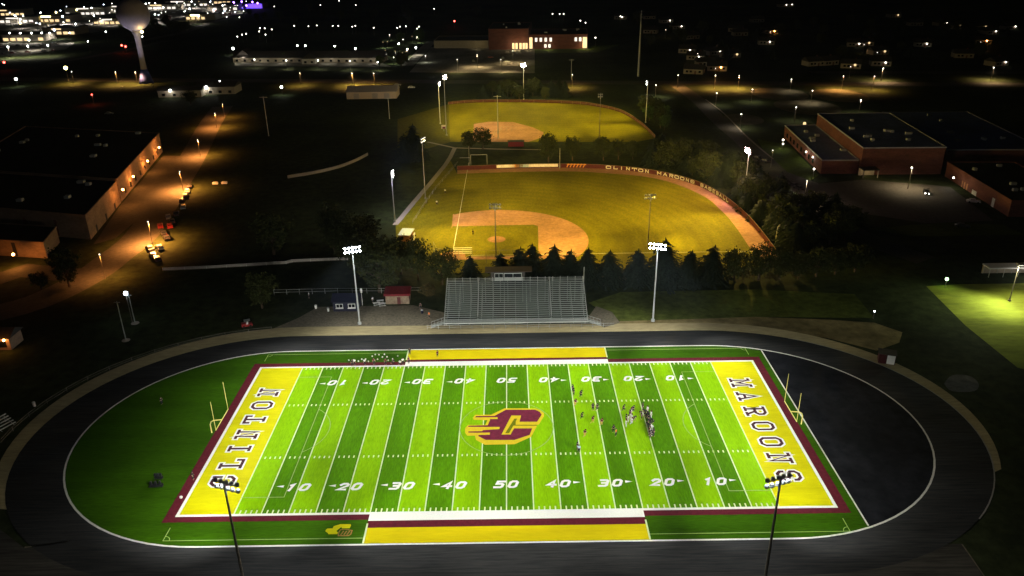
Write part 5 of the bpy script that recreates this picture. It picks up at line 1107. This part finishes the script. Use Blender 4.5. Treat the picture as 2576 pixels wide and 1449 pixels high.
# ------------------------------------------------------------------ street lamps
LM = {}
def lamp(u, v, key, label, group, h=8., r=.6, power=0, color=(1, .9, .75), pole='darkpole', arm=0):
    p = G(u, v, h); kk = (key, h, r, arm)
    if kk not in LM:
        m = MB(); m.cur = 0; m.tube((0, 0, 0), (arm, 0, h - r * .8), .12, .08, 6); m.cur = 1; m.ball((arm, 0, h), r, 8, 6); o = m.build('street_lamp', [M[pole], E_[key]]); LM[kk] = o; o['category'] = 'street lamp'
    else: o = LM[kk].copy(); COL.objects.link(o)
    o.location = (p.x, p.y, 0); o['label'] = label; o['group'] = group
    if power:
        l = bpy.data.lights.new('lamp_light', 'SPOT'); l.energy = power; l.color = color; l.spot_size = radians(160); l.spot_blend = .7; l.shadow_soft_size = .3
        b = bpy.data.objects.new('lamp_light', l); COL.objects.link(b); b.location = (arm, 0, h - r - .4); b.parent = o
    return o
WM = (1, .84, .58); CW = (.9, .95, 1)
for k, (u, v, q) in enumerate(((497, 352, 900), (540, 285, 700), (452, 432, 1500), (372, 558, 1700), (250, 640, 250), (560, 262, 300))): lamp(u, v, 'sodium' if k > 99 else 'dimflood', ['street lamp over the pool of light two bends up the left street', 'street lamp over the farthest orange pool on the left street', 'street lamp over the middle orange pool on the left street', 'street lamp over the nearest orange pool on the left street', 'street lamp at the dark lower end of the left street', 'street lamp where the left street meets the dark beyond'][k], 'street lamps on the left street', 7.5, .20, q * 46, (1, .35, .07))
for k, (u, q) in enumerate(((340, 1500), (290, 2200), (180, 1400), (754, 900), (885, 2600), (940, 1200), (1440, 1500), (1706, 600), (1800, 1500), (1860, 1800), (2122, 1800), (2200, 1400))):
    v = 199.5 + (u - 300) * .0058 - 18.5
    lamp(u, v, 'white2', f'{ORD[k]} street lamp from the left over the orange-lit main road', 'street lamps along the main road', 8, .22, q * 24, (1, .50, .14))
for u, v, q in ((2222, 172, 1500), (2500, 170, 1800)): lamp(u, v, 'white2', 'street lamp over the side road, ' + ('left' if u < 2300 else 'right') + ' of the two', 'street lamps on the side road', 8, .30, q * 18, (1, .62, .30))
DL = 'glaring white lot lamp in the shopping district at upper left'; DG = 'white lot lamps of the shopping district'
for u, v, r, q in ((157, 41, 1.3, 9000), (212, 19, 1.2, 6000), (102, 32, .9, 0), (141, 30, .9, 3000), (230, 20, .9, 0), (261, 12, 1.0, 5000), (236, 39, .9, 4000), (37, 39, .8, 3000), (58, 40, .8, 0), (51, 49, .9, 0), (136, 75, 1.2, 4000), (24, 83, .8, 2500), (51, 83, .8, 0), (79, 83, .8, 2500), (105, 83, .8, 0), (125, 83, .7, 0), (175, 83, .8, 3000), (73, 101, .8, 3000), (266, 80, .7, 0), (221, 104, .6, 0), (358, 92, .6, 0), (390, 36, .9, 4000), (411, 19, .9, 0), (477, 22, .9, 5000), (445, 6, .9, 0), (482, 4, .9, 6000), (529, 4, 1.0, 5000), (538, 26, .9, 3000), (367, 9, .8, 0), (375, 8, .8, 0), (390, 8, .8, 4000), (420, 40, .8, 2500), (500, 40, .8, 2500), (20, 118, .8, 7000), (70, 116, .8, 7000), (120, 114, .8, 5000), (190, 60, .8, 4000), (100, 60, .8, 3000), (300, 14, .8, 3000), (560, 14, .8, 3500)):
    lamp(u, v, 'white' if r < 1 else 'cool', DL if r < 1 else 'big cool white lamp in the shopping district at upper left', DG if r < 1 else 'big cool lamps of the shopping district', 9, r * .72, q * 3.4, (1, .9, .72) if v > 100 else (1, .93, .85))
for u, v in ((588, 6), (608, 4), (635, 5), (648, 8), (620, 14)): lamp(u, v, 'purple', 'purple lamp in front of the purple-lit building at the top', 'purple lamps at the top', 9, 1.1, 3000, (.25, .12, 1))
for u, v in ((193, 25), (141, 31), (51, 58), (165, 171)): lamp(u, v, 'yellow', 'yellow lamp ' + ('alone in the dark left of the water tower' if v > 150 else 'among the white lamps of the shopping district'), 'yellow lamps', 9, 1.0 if v < 150 else 1.2)
for u, v, lab in ((306, 114, 'left red signal light under the water tank'), (316, 117, 'right red signal light under the water tank'), (1143, 53, 'single red light above the high school lot'), (231, 238, 'red-topped lamp in the dark left of the left street'), (539, 26, 'pink-red sign light in the shopping district'), (10, 157, 'dim red light at the left edge')): lamp(u, v, 'red', lab, 'red lights', 6, .8 if v < 200 else .4, 900 if v > 200 else 300, (1, .08, .04))
for u, v, r, lab in ((40, 199, .8, 'white light where the main road leaves the left edge'), (445, 221, 0, ''), (519, 218, .5, 'first wall-high lamp of the pale workshop row'), (539, 209, .5, 'second wall-high lamp of the pale workshop row'), (553, 205, .5, 'third wall-high lamp of the pale workshop row'), (585, 211, .4, 'fourth wall-high lamp of the pale workshop row'), (586, 122, .9, 'greenish white lamp by the gabled house'), (708, 219, .7, 'single white lamp in the dark below the shop row')):
    if r: lamp(u, v, 'white', lab, 'white lamps along the main road', 5, r, 500 if v > 150 else 900, (1, .93, .85))
for u, v in ((740, 65), (776, 66), (797, 64), (837, 65), (851, 65), (886, 67), (894, 65), (940, 70), (999, 70), (1006, 67), (1021, 66), (1054, 67), (1049, 72)): lamp(u, v, 'white2', 'small white lamp in the string of lights above the shop row', 'string of lamps above the shop row', 7, .46)
for u, v in ((654, 71), (666, 71), (652, 79), (668, 87), (684, 74), (597, 92), (609, 87), (619, 85)): lamp(u, v, 'white2', 'white lamp in the cluster above the gabled house', 'lamp cluster above the gabled house', 7, .48)
for k, (u, v, q) in enumerate(((748, 115, 800), (768, 115, 0), (894, 122, 1500), (876, 130, 900), (1024, 124, 2600), (842, 116, 500), (640, 150, 2500), (720, 152, 2500), (800, 152, 2500), (880, 154, 2500), (950, 156, 2500), (1046, 120, 1800), (1003, 110, 1500))): lamp(u, v, 'white', f'{ORD[k]} lamp listed among the white lamps of the shop row forecourt' if False else 'white lamp on the forecourt of the long shop row', 'forecourt lamps of the shop row', 6, .55 if v < 140 else .3, q, (1, .9, .7))
for u, v, q in ((1290, 128, 3500), (1200, 138, 4500), (1150, 150, 2500), (1260, 150, 3500)): lamp(u, v, 'dimflood', 'tall dim lamp over the high school lot', 'lamps over the high school lot', 9, .3, q * 3, (1, .74, .36))
for u, v in ((1092, 22), (853, 2), (895, 13), (806, 13), (690, 16), (1390, 35), (1408, 35), (1418, 35), (1473, 57), (1460, 52), (1561, 41), (1498, 95)): lamp(u, v, 'white2', 'tiny white lamp in the black strip along the top of the photo', 'tiny lamps along the top', 7, .5)
tr_ = random.Random(3)
for k in range(60):
    u = tr_.choice([tr_.uniform(0, 290), tr_.uniform(370, 620)]); v = tr_.uniform(6, 66) if u < 290 else tr_.uniform(3, 44)
    lamp(u, v, tr_.choice(['white2', 'white2', 'cool', 'winwarm']), 'small light among the lit lots of the shopping district at upper left', 'small lights of the shopping district', 7, tr_.uniform(.28, .52), tr_.choice([0, 0, 5000]), (1, .9, .78))
for k in range(13):
    lamp(tr_.uniform(960, 1075), tr_.uniform(84, 150), tr_.choice(['white2', 'winwarm']), 'small light among the green-lit trees by the shop drive', 'small lights by the shop drive', 5, .24, tr_.choice([1200, 2200]), (.95, 1, .75))
# lamps of the dim ball parks on the right
for u, v in ((1803, 234), (1893, 225), (1865, 287), (2044, 228), (2003, 270), (2166, 252), (1991, 200), (1650, 214)): lamp(u, v, 'white2', 'small lamp post over the dim dirt parks right of the far field', 'lamp posts of the dim parks', 7, .26, 2600 if u != 1650 else 5000, (1, .86, .62))
lamp(2024, 311, 'winwarm', 'warm lamp beside the bushes at the far corner of the brick school', 'lamps at the brick school', 5, .8, 900, (1, .72, .3))
lamp(1970, 352, 'white2', 'white lamp at the near corner of the low brick wing', 'lamps at the brick school', 4, .4, 300)
lamp(2294, 422, 'white2', 'lamp post in front of the gymnasium', 'lamps at the brick school', 8, .3, 9000, (1, .78, .45))
lamp(2030, 455, 'dimflood', 'dim lamp over the left part of the school lot', 'lamps at the brick school', 9, .2, 7000, (1, .80, .55))
lamp(2048, 425, 'white2', 'lamp by the front corner of the low brick wing', 'lamps at the brick school', 4, .35, 200)
lamp(2382, 702, 'green', 'twin-looking greenish lamp at the corner of the bright softball grass', 'greenish lamps', 2.5, .45, 60, (.5, 1, .35))
lamp(2200, 783, 'cool', 'tiny bluish white light alone in the dark right of the sandy bank', 'bluish lights', 2.0, .18)
lamp(1944, 378, 'dimflood', 'lamp over the lawn of the brick school', 'lamps at the brick school', 7, .2, 500, (1, .85, .4))

# ------------------------------------------------------------------ houses of the neighbourhood
HS = [(1561, 44, 1), (1613, 40, 1), (1632, 43, 0), (1675, 53, 1), (1703, 68, 1), (1637, 79, 0), (1737, 93, 0), (1729, 128, 1), (1750, 145, 1), (1795, 133, 1), (1836, 140, 2), (1773, 161, 1), (1746, 180, 0), (1803, 172, 3), (1860, 85, 0), (1903, 51, 0), (1969, 13, 1), (1981, 12, 1), (2247, 39, 2), (2366, 60, 1), (2398, 67, 2), (2468, 69, 2), (2477, 80, 1), (2487, 81, 1), (2536, 69, 1), (2174, 110, 2), (2151, 112, 1), (2207, 132, 2), (2320, 112, 1), (2467, 105, 3), (2505, 160, 1), (2213, 160, 1), (2139, 166, 2), (2045, 160, 0), (2080, 158, 0), (1926, 107, 1), (1938, 80, 3), (1850, 75, 0), (2300, 60, 0), (2420, 140, 0)]
hp = None
kinds = {0: 'dark house with no lit lamp in the neighbourhood at upper right', 1: 'dark house with a small white porch lamp in the neighbourhood at upper right', 2: 'house with a bright warm porch light in the neighbourhood at upper right', 3: 'house with a reddish glowing roof corner in the neighbourhood at upper right'}
PROTOH = {}
for u, v, k in HS:
    p = g2(u, v + 4)
    if k not in PROTOH:
        t = thing('house', kinds[k], 'house', p, rnd.uniform(-.4, .4), kinds[k].replace('house', 'houses', 1)); PROTOH[k] = t
        MB().box((0, 0, 0), (13, 9, 3.2), base=True).build('wall', M['cream'], t); rf_ = gable(MB(), 13, 9, 3.205, 2.8, .5).build('roof', M['shingle'], t); MB().box((3, 1, 4.5), (.8, .8, 2.2), base=True).build('chimney', M['brick'], rf_)
        MB().box((1.5, -4.54, 0), (1.1, .1, 2.1), base=True).build('door', M['brick'], t)
        for x in (-4, -1.5, 4.4): w_ = MB().box((x, -4.53, 1.7), (1.5, .1, 1.3)).build('window', M['glassdark'], t)
        if k: MB().ball((2.6, -5.1, 2.6), {1: .48, 2: .8, 3: .5}[k], 8, 6).build('porch_lamp', E_[{1: 'white2', 2: 'winwarm', 3: 'sodium'}[k]], t)
    else: dup(PROTOH[k], p, rnd.uniform(-.4, .4), kinds[k])
for k, (u, v, q, c) in enumerate(((1800, 172, 900, (1, .35, .12)), (1755, 135, 600, (1, .4, .15)), (1675, 75, 700, (1, .6, .3)), (2467, 106, 500, (1, .4, .2)), (2174, 112, 500, (1, .6, .3)), (2207, 132, 500, (1, .6, .3)), (1938, 80, 600, (1, .5, .2)), (2140, 168, 500, (1, .6, .35)))): lamp(u, v, 'dimflood', 'dim warm street lamp between the houses at upper right', 'dim street lamps of the neighbourhood', 7, .25, q, c)

# ------------------------------------------------------------------ night air
hb = MB().box((0, 1850, 46.99), (5300, 4800, 96)); hz_ = hb.build('haze', bpy.data.materials.new('haze_air')); hz_['kind'] = 'stuff'
hm_ = hz_.data.materials[0]; hm_.use_nodes = True; n = hm_.node_tree; n.nodes.remove(n.nodes['Principled BSDF'])
pv = n.nodes.new('ShaderNodeVolumePrincipled'); pv.inputs['Color'].default_value = (.58, .78, 1, 1); pv.inputs['Density'].default_value = .00008; pv.inputs['Anisotropy'].default_value = .3
n.links.new(pv.outputs[0], n.nodes['Material Output'].inputs['Volume'])
